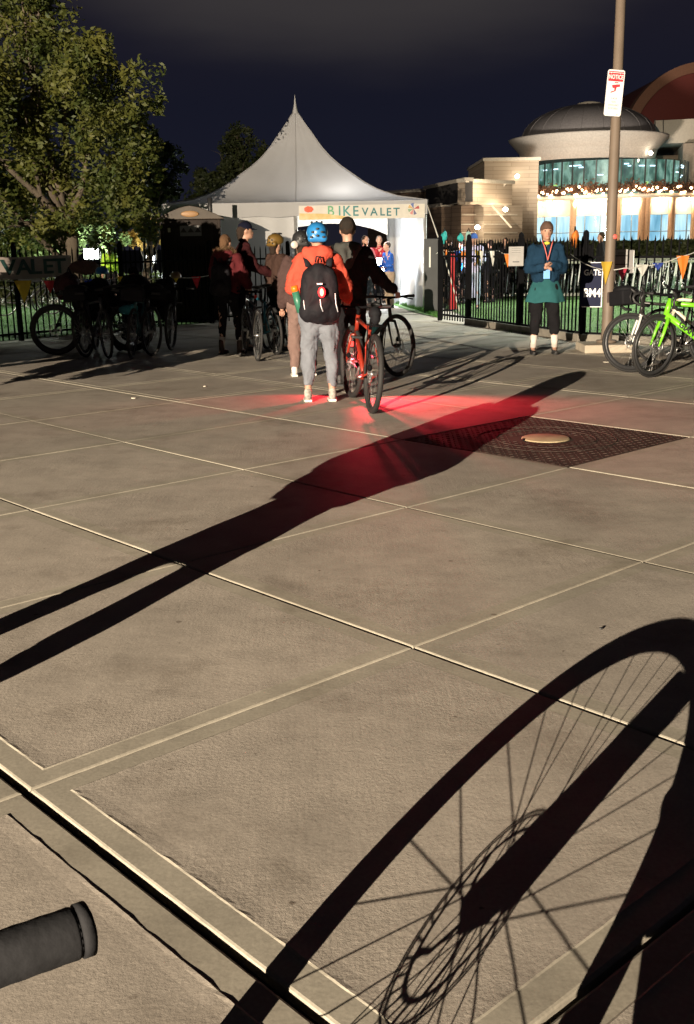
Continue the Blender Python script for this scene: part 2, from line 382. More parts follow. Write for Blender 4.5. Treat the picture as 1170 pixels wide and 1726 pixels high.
def tri(rn, a, b, c):
    u, v = rn.random(), rn.random()
    if u + v > 1: u, v = 1 - u, 1 - v
    return (a[0] + (b[0] - a[0]) * u + (c[0] - a[0]) * v, a[1] + (b[1] - a[1]) * u + (c[1] - a[1]) * v)
tufts('lawn_grass', 16000, lambda rn: (rn.uniform(2.7, 13), rn.uniform(17.5, 30)) if rn.random() < .7 else (rn.uniform(4.2, 9), rn.uniform(15.6, 18)), .06)
tufts('far_lawn_grass', 9000, lambda rn: (rn.uniform(-12, -4.0), rn.uniform(20.2, 30)), .06, 2)
# grass verge running from the marquee curtain to the gate
GV = [G(643, 505), G(662, 514), G(690, 525), G(733, 535), G(740, 520), G(722, 513), G(700, 510), G(690, 498)]
sheet('grass_verge', [(p.x, p.y) for p in GV], .016, M_LAWN)
vt = MB(); rn = random.Random(3)
tufts('verge_grass', 5000, lambda rn: (lambda t, w: ((GV[0].x * (1 - t) + GV[3].x * t + .22 * w + .05, GV[0].y * (1 - t) + GV[3].y * t + 1.6 * w - .3)))(rn.random(), rn.random() ** 1.3), .085, 4)

M_KERB = mat('kerb_stone', (.20, .18, .15), .85, var=.2, scale=6, bump=.002)
kb = MB(); d_ = (FR[1] - FR[0]).normalized(); n_ = V((-d_.y, d_.x, 0))
kb.bar(FR[0] + V((0, 0, .05)), FR[1] + V((0, 0, .05)), .16, .12); kb.bar(FR[1] + V((0, 0, .05)), FR[2] + V((0, 0, .05)), .16, .12)
tag(kb.build('fence_kerb', M_KERB, bevel=.01), kind='structure')

# ------------------------------------------------------------------ picket fences
def fence(name, a, b, label, h=1.5, sp=.115, posts=(0,), rails=(.12, 1.22), z0=.03, bp=2.4, cat='fence', r=.0095):
    a = V(a); b = V(b); L_ = (b - a).length; d = (b - a).normalized()
    root = empty(name, a, math.atan2(d.y, d.x), label, cat, 'black picket fence sections' if cat == 'fence' else None)
    mb = MB(); n = int(L_ / sp)
    for i in range(1, n):
        x = i * L_ / n; mb.box((x, 0, (z0 + h - .04) / 2), (.019, .019, h - .04 - z0)); 
        mb.add([(x - .0095, -.0095, h - .04), (x + .0095, -.0095, h - .04), (x + .0095, .0095, h - .04), (x - .0095, .0095, h - .04), (x, 0, h + .03)], [(0, 1, 4), (1, 2, 4), (2, 3, 4), (3, 0, 4)])
    mb.build('picket_panel', M_BLACKM, root)
    for z in rails:
        q = MB(); q.box((L_ / 2, 0, z), (L_, .034, .034)); q.build('rail', M_BLACKM, root)
    k = max(1, round(L_ / bp))
    for i in range(k + 1):
        if posts == 'all' or i in posts:
            q = MB(); q.box((i * L_ / k, 0, (h + .06) / 2), (.065, .065, h + .06)); q.lathe([(.046, h + .06), (.046, h + .075), (.03, h + .10), (.002, h + .115)], 4, (i * L_ / k, 0, 0)); q.build('post', M_BLACKM, root)
    return root
GATEA = P(742, 400, 21.0); GATEA.z = 0
fence('metal_gate', GATEA, FR[0], 'black picket gate leaf standing ajar beside the grey panel', posts=(0,), cat='gate', sp=.10)
fence('picket_fence', FR[0], FR[1], 'black picket fence section behind the volunteer, with the navy gate sign', posts='all', bp=2.1, sp=.105)
fence('picket_fence', FR[1], FR[2], 'black picket fence section behind the lamp pole and the lime green bike', posts='all')
fence('picket_fence', FL0, FL[1], 'black picket fence section under the leafy tree with the hung banner', posts='all', h=1.48)
fence('picket_fence', FL[1], FL[1] + V((1.5, .7, 0)), 'short black picket fence section in front of the portable toilet and tent wall', posts='all', h=1.45)

# grey sheet metal panel with a white strip at the gate
g0 = P(727, 470, 23.2); r_ = empty('metal_hoarding', (g0.x, 23.2, 0), -.1, 'grey sheet metal panel with a white strip at the tent side of the gate', 'panel')
q = MB(); q.box((0, 0, .78), (.30, .05, 1.56)); q.build('panel', mat('grey_sheet', (.045, .048, .052), .7, 0, bump=.001, bscale=10), r_, bevel=.008)
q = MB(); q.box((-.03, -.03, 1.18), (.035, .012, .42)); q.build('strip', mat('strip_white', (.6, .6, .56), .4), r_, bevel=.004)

# ------------------------------------------------------------------ the marquee
def lerp_tab(tab, x):
    for (x0, y0), (x1, y1) in zip(tab, tab[1:]):
        if x <= x1: t = (x - x0) / (x1 - x0); return y0 + (y1 - y0) * t
    return tab[-1][1]
M_CANVAS = mat('white_canvas', (.345, .342, .348), .65, var=.05, scale=1.2, bump=.002, bscale=14, trans=.22)
M_CANVAS2 = mat('white_sidewall', (.34, .335, .33), .6, var=.05, scale=1.2, bump=.004, bscale=9, trans=.14)
TL, TR = P(270, 345, 24.4), P(716, 338, 24.4); TW = (TR.x - TL.x); TC = V(((TR.x + TL.x) / 2, 24.4 + TW / 2, 0)); EZ = 2.39; HZ = 2.27
def marquee():
    r = empty('marquee', TC, .02, 'white peaked marquee tent with bike valet lettering on its front valance', 'tent')
    h = TW / 2; tab = [(0, 1), (.05, .90), (.09, .82), (.134, .742), (.195, .62), (.265, .506), (.35, .40), (.45, .30), (.55, .20), (.655, .12), (.79, .053), (1, 0)]
    mb = MB(); n = 24; ring = 40; vs = []; us = [(i / n) ** 1.3 for i in range(n + 1)]
    for u in us:
        for k in range(4 * ring):
            s_, t = divmod(k, ring); t = t / ring * 2 - 1
            sag = 1 - .035 * (1 - t * t) * math.sin(PI * min(u, 1)) ; q = (1, t)
            x, y = [(-t, -1), (1, -t)][0] if False else [(t, -1), (1, t), (-t, 1), (-1, -t)][s_]
            zz = lerp_tab(tab, u) - .030 * (1 - t * t) * math.sin(PI * u)
            vs.append((x * u * h, y * u * h * 1.0, EZ + HZ * max(zz, 0) + .016 * mnoise.noise(V((math.atan2(y, x) * 6, u * 1.5, 1))) * (.3 + u) + .010 * mnoise.noise(V((x * u * 7, y * u * 7, 1)))))
    fs = [(j * 4 * ring + k, j * 4 * ring + (k + 1) % (4 * ring), (j + 1) * 4 * ring + (k + 1) % (4 * ring), (j + 1) * 4 * ring + k) for j in range(n) for k in range(4 * ring)]
    mb.add(vs, fs, True); roof = mb.build('roof', M_CANVAS, r)
    sp = MB(); sp.lathe([(.085, EZ + HZ - .10), (.05, EZ + HZ + .01), (.030, EZ + HZ + .10), (.002, EZ + HZ + .34)], 10); sp.build('peak_cap', M_CANVAS, r)
    # seams
    sm = MB()
    for s_ in (-1, 1):
        for q_ in (-1, 1):
            sm.tube([(s_ * u * h, q_ * u * h, EZ + HZ * max(lerp_tab(tab, u), 0) + .012) for u in us[1:]], .012, 5)
    sm.tube([(0, -u * h, EZ + HZ * max(lerp_tab(tab, u) - .030 * math.sin(PI * u), 0) + .004) for u in us[1:]], .007, 4)
    sm.build('seam', M_CANVAS, r)
    for s_, a, b, c, d in ((0, -h, -h, h, -h), (1, h, -h, h, h), (2, h, h, -h, h), (3, -h, h, -h, -h)):
        v = MB(); m_ = 60; vs = []
        for i in range(m_ + 1):
            t = i / m_; x = a + (c - a) * t; y = b + (d - b) * t; w = .012 * math.sin(t * 31) + .008 * math.sin(t * 77)
            nx, ny = (d - b), -(c - a); l_ = math.hypot(nx, ny); nx /= l_; ny /= l_
            for z, f in ((EZ + .005, 0), (EZ - .12, .6), (EZ - .30, 1)): vs.append((x + nx * (.02 + w * f), y + ny * (.02 + w * f), z + (.0 if z > EZ - .2 else .012 * math.sin(t * 40))))
        v.add(vs, [(i * 3 + j, i * 3 + j + 1, (i + 1) * 3 + j + 1, (i + 1) * 3 + j) for i in range(m_) for j in range(2)], True); v.build('valance', M_CANVAS, r)
    for x, y in ((-h, -h), (h, -h), (h, h), (-h, h), (0, -h)):
        p = MB(); p.tube([(x * .985, y * .985, 0), (x * .985, y * .985, EZ - .02)], .045, 10); p.lathe([(.0, .012), (.12, .012), (.12, 0)], 14, (x * .985, y * .985, 0)); p.build('pole', mat('aluminium', (.6, .6, .58), .4, .8), r)
    p = MB(); 
    for y in (-h, h): p.bar((-h, y * .985, EZ - .06), (h, y * .985, EZ - .06), .05)
    for x in (-h, h): p.bar((x * .985, -h, EZ - .06), (x * .985, h, EZ - .06), .05)
    p.build('eave_beam', MATS['aluminium'], r)
    # closed left half of the front, left side wall and rear left wall
    def wall(name, a, b, top, bot, amp=.02, fr=9):
        w_ = MB(); n_ = 70; a = V(a); b = V(b); d = (b - a).normalized(); nn = V((d.y, -d.x, 0)); vs = []; rows = 12
        for i in range(n_ + 1):
            t = i / n_; zt = top(t) if callable(top) else top; zb = bot(t) if callable(bot) else bot
            for j in range(rows + 1):
                f = j / rows; z = zt + (zb - zt) * f; off = amp * (math.sin(t * fr * 2 * PI) + .5 * math.sin(t * fr * 4.7 + 1 + f * 2)) * (.35 + .65 * f)
                vs.append(a + (b - a) * t + nn * off + V((0, 0, z)))
        w_.add(vs, [(i * (rows + 1) + j, i * (rows + 1) + j + 1, (i + 1) * (rows + 1) + j + 1, (i + 1) * (rows + 1) + j) for i in range(n_) for j in range(rows)], True)
        return w_.build(name, M_CANVAS2, r)
    wall('side_wall', (-h + .04, -h + .06, 0), (-.02, -h + .06, 0), EZ - .08, .02, .018, 5)
    wall('side_wall', (-h + .06, h, 0), (-h + .06, -h, 0), EZ - .05, .02, .03, 8)
    wall('side_wall', (h - .1, -h + .9, 0), (h - .1, h, 0), EZ - .05, .02, .03, 8)
    # arched flap over the opening, then the gathered curtain
    wd = TR.x - TC.x
    def pxz(x, y): q_ = P(x, y, 24.5); return q_.x - TC.x, q_.z
    arch = [pxz(*q_) for q_ in ((497, 383), (520, 380), (545, 377), (575, 377), (600, 380), (625, 386), (649, 396))]
    x0 = arch[0][0]; x1 = arch[-1][0]
    fl_ = wall('arched_flap', (x0, -h + .05, 0), (x1, -h + .05, 0), EZ - .1, lambda t: lerp_tab(arch, x0 + (x1 - x0) * t), .004, 2); fl_.data.materials[0] = mat('thin_flap', (.62, .61, .59), .7, trans=.6)  # paler, more translucent colour stands in for light from inside
    cl = [pxz(*q_) for q_ in ((649, 396), (655, 420), (659, 450), (662, 475), (664, 492), (655, 506))]; zt = EZ - .1
    w_ = MB(); rows = 26; cols = 60; vs = []
    for j in range(rows + 1):
        z = 2.36 * (1 - j / rows); f = 1 - z / 2.36; xl = 1.14 + .10 * f - .10 * max(0, f - .85) / .15
        for i in range(cols + 1):
            t = i / cols; x = xl + (1.76 - xl) * t; y = 28.6 + (24.5 - 28.6) * t
            w = (.05 + .05 * f) * math.sin(t * 34 + .5 * math.sin(f * 3)) * (.3 + f) * (1 - .5 * t); vs.append((x + w - TC.x, y + w * .15 - TC.y, z + .012))
    w_.add(vs, [(j * (cols + 1) + i, j * (cols + 1) + i + 1, (j + 1) * (cols + 1) + i + 1, (j + 1) * (cols + 1) + i) for j in range(rows) for i in range(cols)], True); w_.build('curtain', M_CANVAS2, r)
    # banner sewn to the front valance
    def loc(x, y): q_ = P(x, y, 24.36); return V((q_.x - TC.x, 0, q_.z))
    a, b = loc(499, 346), loc(712, 368); yb = -h - .055
    bm_ = mat('banner_cloth', (.58, .55, .50), .7, var=.06, trans=.15)
    bb = MB(); bb.box(((a.x + b.x) / 2, yb, (a.z + b.z) / 2 + .0), (b.x - a.x, .008, .30)); ban = bb.build('banner', bm_, r)
    gm = mat('painted_meadow', (.62, .42, .12), .7, var=.25, scale=5, col2=(.60, .50, .30))
    q1, q2 = loc(500, 352), loc(590, 366); g_ = MB(); g_.prism([(q1.x, 0), (q2.x, 0), (q2.x - .15, .06), ((q1.x + q2.x) / 2, .12), (q1.x, .14)], 0, .006, Matrix.Translation((0, yb - .005, q2.z - .04)) @ Matrix.Rotation(PI / 2, 4, 'X')); g_.build('painted_meadow', gm, ban)
    def txt(s_, xy, size, m, sx=1, rot=0):
        p_ = loc(*xy); M = Matrix.Translation((p_.x, yb - .007, p_.z)) @ Matrix.Rotation(rot, 4, 'Y') @ Matrix.Rotation(PI / 2, 4, 'X'); return text(s_, size, 'lettering', m, ban, M, sx=sx, bold=.004)
    gb = [(.10, .30, .16), (.06, .24, .20), (.03, .20, .20), (.03, .16, .17), (.02, .12, .14)]
    for i, (ch, x) in enumerate(zip('BIKE', (553, 568, 580, 595))): txt(ch, (x, 356.5), .30, mat('paint_green_%s' % 'abcd'[i], gb[i], .6), .95)
    for i, (ch, x, y) in enumerate(zip('VALET', (611, 626, 640, 651, 664), (357.5, 357.5, 357.5, 358, 357.5))): txt(ch, (x, y), .235, mat('paint_teal', (.02, .13, .15), .6), 1.0)
    pp = loc(516, 353); fl = MB()
    for k in range(7): a_ = k * 2 * PI / 7; fl.ell((pp.x + .055 * math.cos(a_), yb - .008, pp.z + .035 * math.sin(a_)), (.05, .006, .035), 10)
    fl.build('painted_poppy', mat('poppy_red', (.75, .08, .03), .6), ban)
    # round wheel shaped emblem
    pe = loc(693, 352); cols_ = [(.35, .06, .06), (.5, .45, .40), (.08, .12, .3), (.45, .30, .12), (.2, .3, .2), (.5, .2, .2), (.1, .1, .2), (.55, .5, .45)]
    for k in range(8):
        w_ = MB(); a0 = k * PI / 4; pts = [(0, 0)] + [(.125 * math.cos(a0 + t * PI / 16), .125 * math.sin(a0 + t * PI / 16)) for t in range(4)]
        w_.prism(pts, 0, .006, Matrix.Translation((pe.x, yb - .004, pe.z)) @ Matrix.Rotation(PI / 2, 4, 'X')); w_.build('emblem_wedge', mat('emblem_%s' % 'abcdefgh'[k], cols_[k], .6), ban)
    # guy rope with stake
    ge = MB(); ge.tube([(h, -h, EZ - .1), (h + .28, -h - .5, 1.35), (h + .62, -h - 1.0, .0)], .012, 6); ge.build('guy_rope', mat('rope', (.6, .57, .5), .8), r)
    return r
marquee()
# work lamp on a small stand inside the marquee, and the light it gives
def glow_lamp(name, loc, w, h_, strength, col, label, cat='lamp', stand=None, group=None, power=None, soft=.08, off=(0, -.12, 0)):
    r = empty(name, (loc.x, loc.y, 0), 0, label, cat, group)
    q = MB(); q.box((0, 0, loc.z), (w, .05, h_)); q.build('lens', mat('lens_%s' % name, (.1, .1, .1), emit=col, es=strength), r, bevel=.01)
    q = MB(); q.box((0, .05, loc.z), (w + .05, .05, h_ + .05)); q.build('housing', M_BLACKP, r, bevel=.01)
    q = MB(); q.tube([(0, .05, 0), (0, .05, loc.z)], .018, 8); q.lathe([(.0, .02), (.2, .015), (.2, 0)], 12, (0, .05, 0)); q.build('stand', M_BLACKM, r)
    if power: lo = light(name + '_light', 'POINT', V(loc) + V(off), power, col, shadow_soft_size=soft)
    return r
glow_lamp('work_lamp', P(641, 446, 26.6), .20, .30, 26, (.86, .94, 1), 'glaring white work lamp on a stand inside the marquee', power=260)
light('marquee_light', 'POINT', (TC.x + 1.1, TC.y - 1.5, 2.1), 150, (1.0, .96, .88), shadow_soft_size=.25)
light('curtain_light', 'POINT', (TR.x - .75, 25.6, 1.6), 30, (.95, .98, 1.0), shadow_soft_size=.1)  # lamp without a fixture, added to brighten the curtain

# ------------------------------------------------------------------ portable toilet
def toilet():
    c = P(330, 560, 22.2); s_ = .62
    r = empty('portable_toilet', (c.x, 22.3, 0), .12, 'brown portable toilet with a gabled roof between the fence and the marquee', 'portable toilet')
    m = mat('brown_plastic', (.018, .012, .009), .6, var=.3, spec=.2, scale=4, bump=.001); m2 = mat('tan_roof', (.06, .046, .034), .6, var=.2)
    b = MB(); b.box((0, 0, 1.02), (1.2, 1.2, 1.96)); 
    for x in (-.56, .56): b.box((x, -.61, 1.02), (.07, .04, 1.96))
    b.build('cabin', m, r, bevel=.02)
    d = MB(); d.box((0, -.615, .98), (.86, .03, 1.78)); door = d.build('door', m, r, bevel=.015)
    k = MB(); k.box((.33, -.64, 1.0), (.04, .03, .12)); k.build('handle', M_SILVER, door, bevel=.005)
    rf = MB(); pts = [(-.68, 0), (-.5, .10), (-.2, .22), (0, .26), (.2, .22), (.5, .10), (.68, 0)]
    rf.prism(pts, -.68, .68, Matrix.Translation((0, 0, 2.0)) @ Matrix.Rotation(PI / 2, 4, 'X')); rf.build('roof', m2, r, bevel=.01)
    v = MB(); v.ell((0, -.69, 2.1), (.18, .012, .06), 14); v.build('vent', mat('amber_panel', (.28, .15, .06), .5), r)
    lg = MB(); lg.box((0, -.634, 1.78), (.42, .008, .20)); l_ = lg.build('logo_plate', mat('logo_grey', (.16, .16, .16), .5), r)
    t = MB()
    for x in (-.14, 0, .14): t.prism([(x - .065, 0), (x + .065, 0), (x, .09)], 0, .006, Matrix.Translation((0, -.639, 1.75)) @ Matrix.Rotation(PI / 2, 4, 'X'))
    t.build('mountain_mark', M_BLACKP, l_)
    w = MB(); w.box((-.42, -.634, 1.8), (.05, .01, .08)); w.build('door_sign', mat('pale_sign', (.5, .45, .3), .5), r)
    x_ = MB(); x_.tube([(.4, .5, 2.0), (.4, .5, 2.45)], .05, 10); x_.build('vent_pipe', M_BLACKP, r)
toilet()

# ------------------------------------------------------------------ trees
def leaf_mat(name, c, c2, tr=.35):
    m = bpy.data.materials.new(name); m.use_nodes = True; t = m.node_tree; n = t.nodes; l = t.links; b = n['Principled BSDF']; b.inputs['Roughness'].default_value = .6
    tcx = n.new('ShaderNodeTexCoord'); z = n.new('ShaderNodeTexNoise'); z.inputs['Scale'].default_value = 1.6; z.inputs['Detail'].default_value = 6; l.new(tcx.outputs['Object'], z.inputs[0])
    z2 = n.new('ShaderNodeTexWhiteNoise'); l.new(tcx.outputs['Object'], z2.inputs[0])
    r = n.new('ShaderNodeValToRGB'); l.new(z.outputs[0], r.inputs[0]); r.color_ramp.elements[0].position = .35; r.color_ramp.elements[0].color = (*c, 1); r.color_ramp.elements[1].position = .65; r.color_ramp.elements[1].color = (*c2, 1)
    l.new(r.outputs[0], b.inputs['Base Color']); tl = n.new('ShaderNodeBsdfTranslucent'); l.new(r.outputs[0], tl.inputs[0]); ms = n.new('ShaderNodeMixShader'); ms.inputs[0].default_value = tr
    l.new(b.outputs[0], ms.inputs[1]); l.new(tl.outputs[0], ms.inputs[2]); l.new(ms.outputs[0], n['Material Output'].inputs[0]); return m
M_BARK = mat('bark', (.09, .07, .05), .9, var=.35, scale=6, bump=.01, bscale=18, stretch=(1, 1, .2))
def tree(name, base, trunk_top, clumps, nleaf, size, lm, label, cat='tree', group=None, r0=.16, limbs=10, seed=1, flat=.8):
    rn = random.Random(seed); base = V(base); tt = V(trunk_top); root = empty(name, base, 0, label, cat, group)
    tk = MB(); pts = []; rs = []; L_ = (tt - base)
    for i in range(7):
        t = i / 6; pts.append(L_ * t + V((rn.uniform(-.05, .05), rn.uniform(-.05, .05), 0)) * (1 if 0 < i else 0)); rs.append(r0 * (1.25 - .25 * min(t * 6, 1)) * (1 - .45 * t))
    tk.tube(pts, rs, 10)
    big = sorted(clumps, key=lambda c: -c[1])[:limbs]
    for c, R in big:
        s_ = pts[rn.randint(3, 6)]; e_ = V(c) - base; mid = (s_ + e_) / 2 + V((rn.uniform(-.2, .2), rn.uniform(-.2, .2), -.15 * (e_ - s_).length * .3))
        tk.tube([s_, (s_ + mid) / 2 + V((0, 0, .04)), mid, (mid + e_) / 2, e_], [r0 * .42, r0 * .34, r0 * .24, r0 * .15, r0 * .05], 7)
        for k in range(4):
            d = V((rn.gauss(0, 1), rn.gauss(0, 1), rn.gauss(.2, .8))).normalized() * R * .9; tk.tube([(mid + e_) / 2, e_ + d * .5, e_ + d], [r0 * .12, r0 * .07, r0 * .02], 5)
    tk.build('trunk', M_BARK, root)
    tot = sum(R ** 2 for _, R in clumps); vs = []; fs = []
    for c, R in clumps:
        c = V(c) - base; n_ = int(nleaf * R * R / tot); sub = [(V((rn.gauss(0, .5), rn.gauss(0, .5), rn.gauss(0, .5 * flat))) * R, rn.uniform(.20, .42) * R) for _ in range(11)]
        for i in range(n_):
            sc, sr = sub[rn.randrange(len(sub))]; d = V((rn.gauss(0, 1), rn.gauss(0, 1), rn.gauss(0, 1))); d.normalize(); d *= sr * (rn.random() ** .4) * 1.35
            p = c + sc + d; a = V((rn.gauss(0, 1), rn.gauss(0, 1), rn.gauss(0, .7))).normalized(); b_ = a.cross(V((rn.gauss(0, 1), rn.gauss(0, 1), rn.gauss(0, 1)))).normalized(); s_ = size * rn.uniform(.55, 1.15)
            o = len(vs); vs += [p - a * s_, p + b_ * s_ * .45, p + a * s_, p - b_ * s_ * .45]; fs.append((o, o + 1, o + 2, o + 3))
    me = bpy.data.meshes.new('crown'); me.from_pydata([tuple(v) for v in vs], [], fs); me.materials.append(lm); o = bpy.data.objects.new('crown', me); COL.objects.link(o); o.parent = root
    return root
LM1 = leaf_mat('olive_leaves', (.050, .073, .014), (.120, .120, .021)); LM2 = leaf_mat('dark_leaves', (.03, .045, .015), (.06, .07, .02)); LM3 = leaf_mat('pale_green_leaves', (.10, .16, .05), (.16, .22, .08))
def cl(lst, D, spread=1.2, seed=0):
    rn = random.Random(seed); return [(P(x, y, D + rn.uniform(-spread, spread)), r * D / F_PX) for x, y, r in lst]
big = [(30, -60, 95), (-60, 40, 100), (40, 60, 85), (-40, -180, 120), (60, -160, 80), (-120, 150, 110), (150, 110, 62), (110, 170, 75), (40, 180, 80), (185, 165, 52), (235, 182, 24), (262, 180, 20), (200, 215, 44), (150, 240, 70), (60, 270, 85), (-60, 260, 100), (215, 268, 42), (235, 300, 34), (180, 310, 62), (110, 330, 72), (30, 340, 80), (-80, 360, 90), (215, 345, 40), (160, 372, 46), (240, 368, 26), (90, 385, 40), (20, 400, 40), (205, 388, 28), (142, 88, 34), (172, 110, 28)]
tree('leafy_tree', G(108, 560) * 1.0 + V((-.35, 3.2, 0)), P(112, 380, 21.4), cl(big, 21, 1.5, 3), 62000, .064, LM1, 'big olive green leafy tree overhanging the banner fence', seed=3, r0=.20, limbs=14)
dk = [(262, 262, 30), (280, 300, 26), (250, 235, 18), (270, 330, 28), (290, 325, 14), (240, 330, 40), (225, 250, 24), (255, 395, 24), (240, 285, 34)]
tree('dark_tree', P(245, 520, 29), P(252, 400, 29), cl(dk, 29, 1, 5), 9000, .075, LM2, 'dark leafy tree standing just behind the big olive tree', group='trees behind the fence', seed=5, r0=.13)
ft = [(405, 235, 24), (385, 265, 34), (420, 262, 32), (370, 300, 30), (405, 300, 40), (440, 290, 30), (355, 330, 30), (400, 222, 10), (330, 340, 24)]
tree('distant_tree', P(400, 440, 55), P(400, 360, 55), cl(ft, 55, 2, 6), 9000, .13, LM2, 'dim grey green tree rising behind the marquee roof', group='trees behind the fence', seed=6, r0=.25)
lo = [(20, 415, 40), (70, 425, 26), (110, 410, 34), (150, 395, 30), (185, 400, 22), (130, 375, 26), (-20, 400, 40)]
tree('lit_small_tree', P(70, 500, 34), P(75, 440, 34), cl(lo, 34, 1.5, 8), 9000, .09, LM3, 'small pale green tree lit from below past the lawn', group='trees behind the fence', seed=8, r0=.09)
yl = [(245, 385, 22), (262, 400, 16), (250, 415, 16), (228, 400, 14), (258, 372, 14)]
tree('yellow_tree', P(250, 500, 33), P(250, 430, 33), cl(yl, 33, .6, 9), 3500, .085, leaf_mat('yellow_leaves', (.28, .17, .03), (.42, .28, .06)), 'small yellow orange leafed tree beside the marquee corner', group='trees behind the fence', seed=9, r0=.07)
glow_lamp('lawn_floodlight', P(155, 428, 32.3), .46, .28, 16, (.92, 1, .92), 'bright floodlight on a stand beyond the lawn under the olive tree', power=620, soft=.2, group='floodlights', off=(0, -.4, .1))
glow_lamp('lawn_floodlight', P(254, 437, 31.5), .26, .20, 14, (.85, .9, 1), 'smaller bluish floodlight on a stand near the marquee corner', power=170, soft=.1, group='floodlights', off=(0, -.3, .1))
light('lawn_light', 'SPOT', (-22, 29, 14), 26000, (.88, 1, .86), spot_size=math.radians(34), spot_blend=.6, shadow_soft_size=.3); aim(bpy.data.objects['lawn_light'], (-10.5, 23.5, 0))  # unseen lamp without a fixture, added to light the left lawn
light('field_light', 'SPOT', (22, 31, 16), 90000, (.92, 1, .88), spot_size=math.radians(36), spot_blend=.6, shadow_soft_size=.3); aim(bpy.data.objects['field_light'], (9.5, 23.5, 0))  # added high lamp, nothing modelled around it, brightens the right lawn
# low tree added outside the view, its crown shaped to shade the left fence
rn = random.Random(2); cs = [((x + rn.uniform(-.15, .15), 5.1 + rn.uniform(-.35, .35), z + rn.uniform(-.08, .08) + max(0, (x + 6.4)) * .20), .34) for x in [-4.72 - .32 * i for i in range(19)] for z in ((1.58, 1.82) if x < -7.4 else (1.60, 1.92, 2.22) if x < -5.6 else (1.46, 1.70))]
cs += [((-6.1 - .3 * i + rn.uniform(-.1, .1), 5.1 + rn.uniform(-.3, .3), z), .34) for i in range(6) for z in (2.55, 2.85)]
tree('spreading_tree', (-10.2, 5.2, 0), (-9.8, 5.2, 1.7), cs, 120000, .078, LM1, 'low spreading tree whose boughs shade the left fence', seed=20, r0=.12, limbs=8)


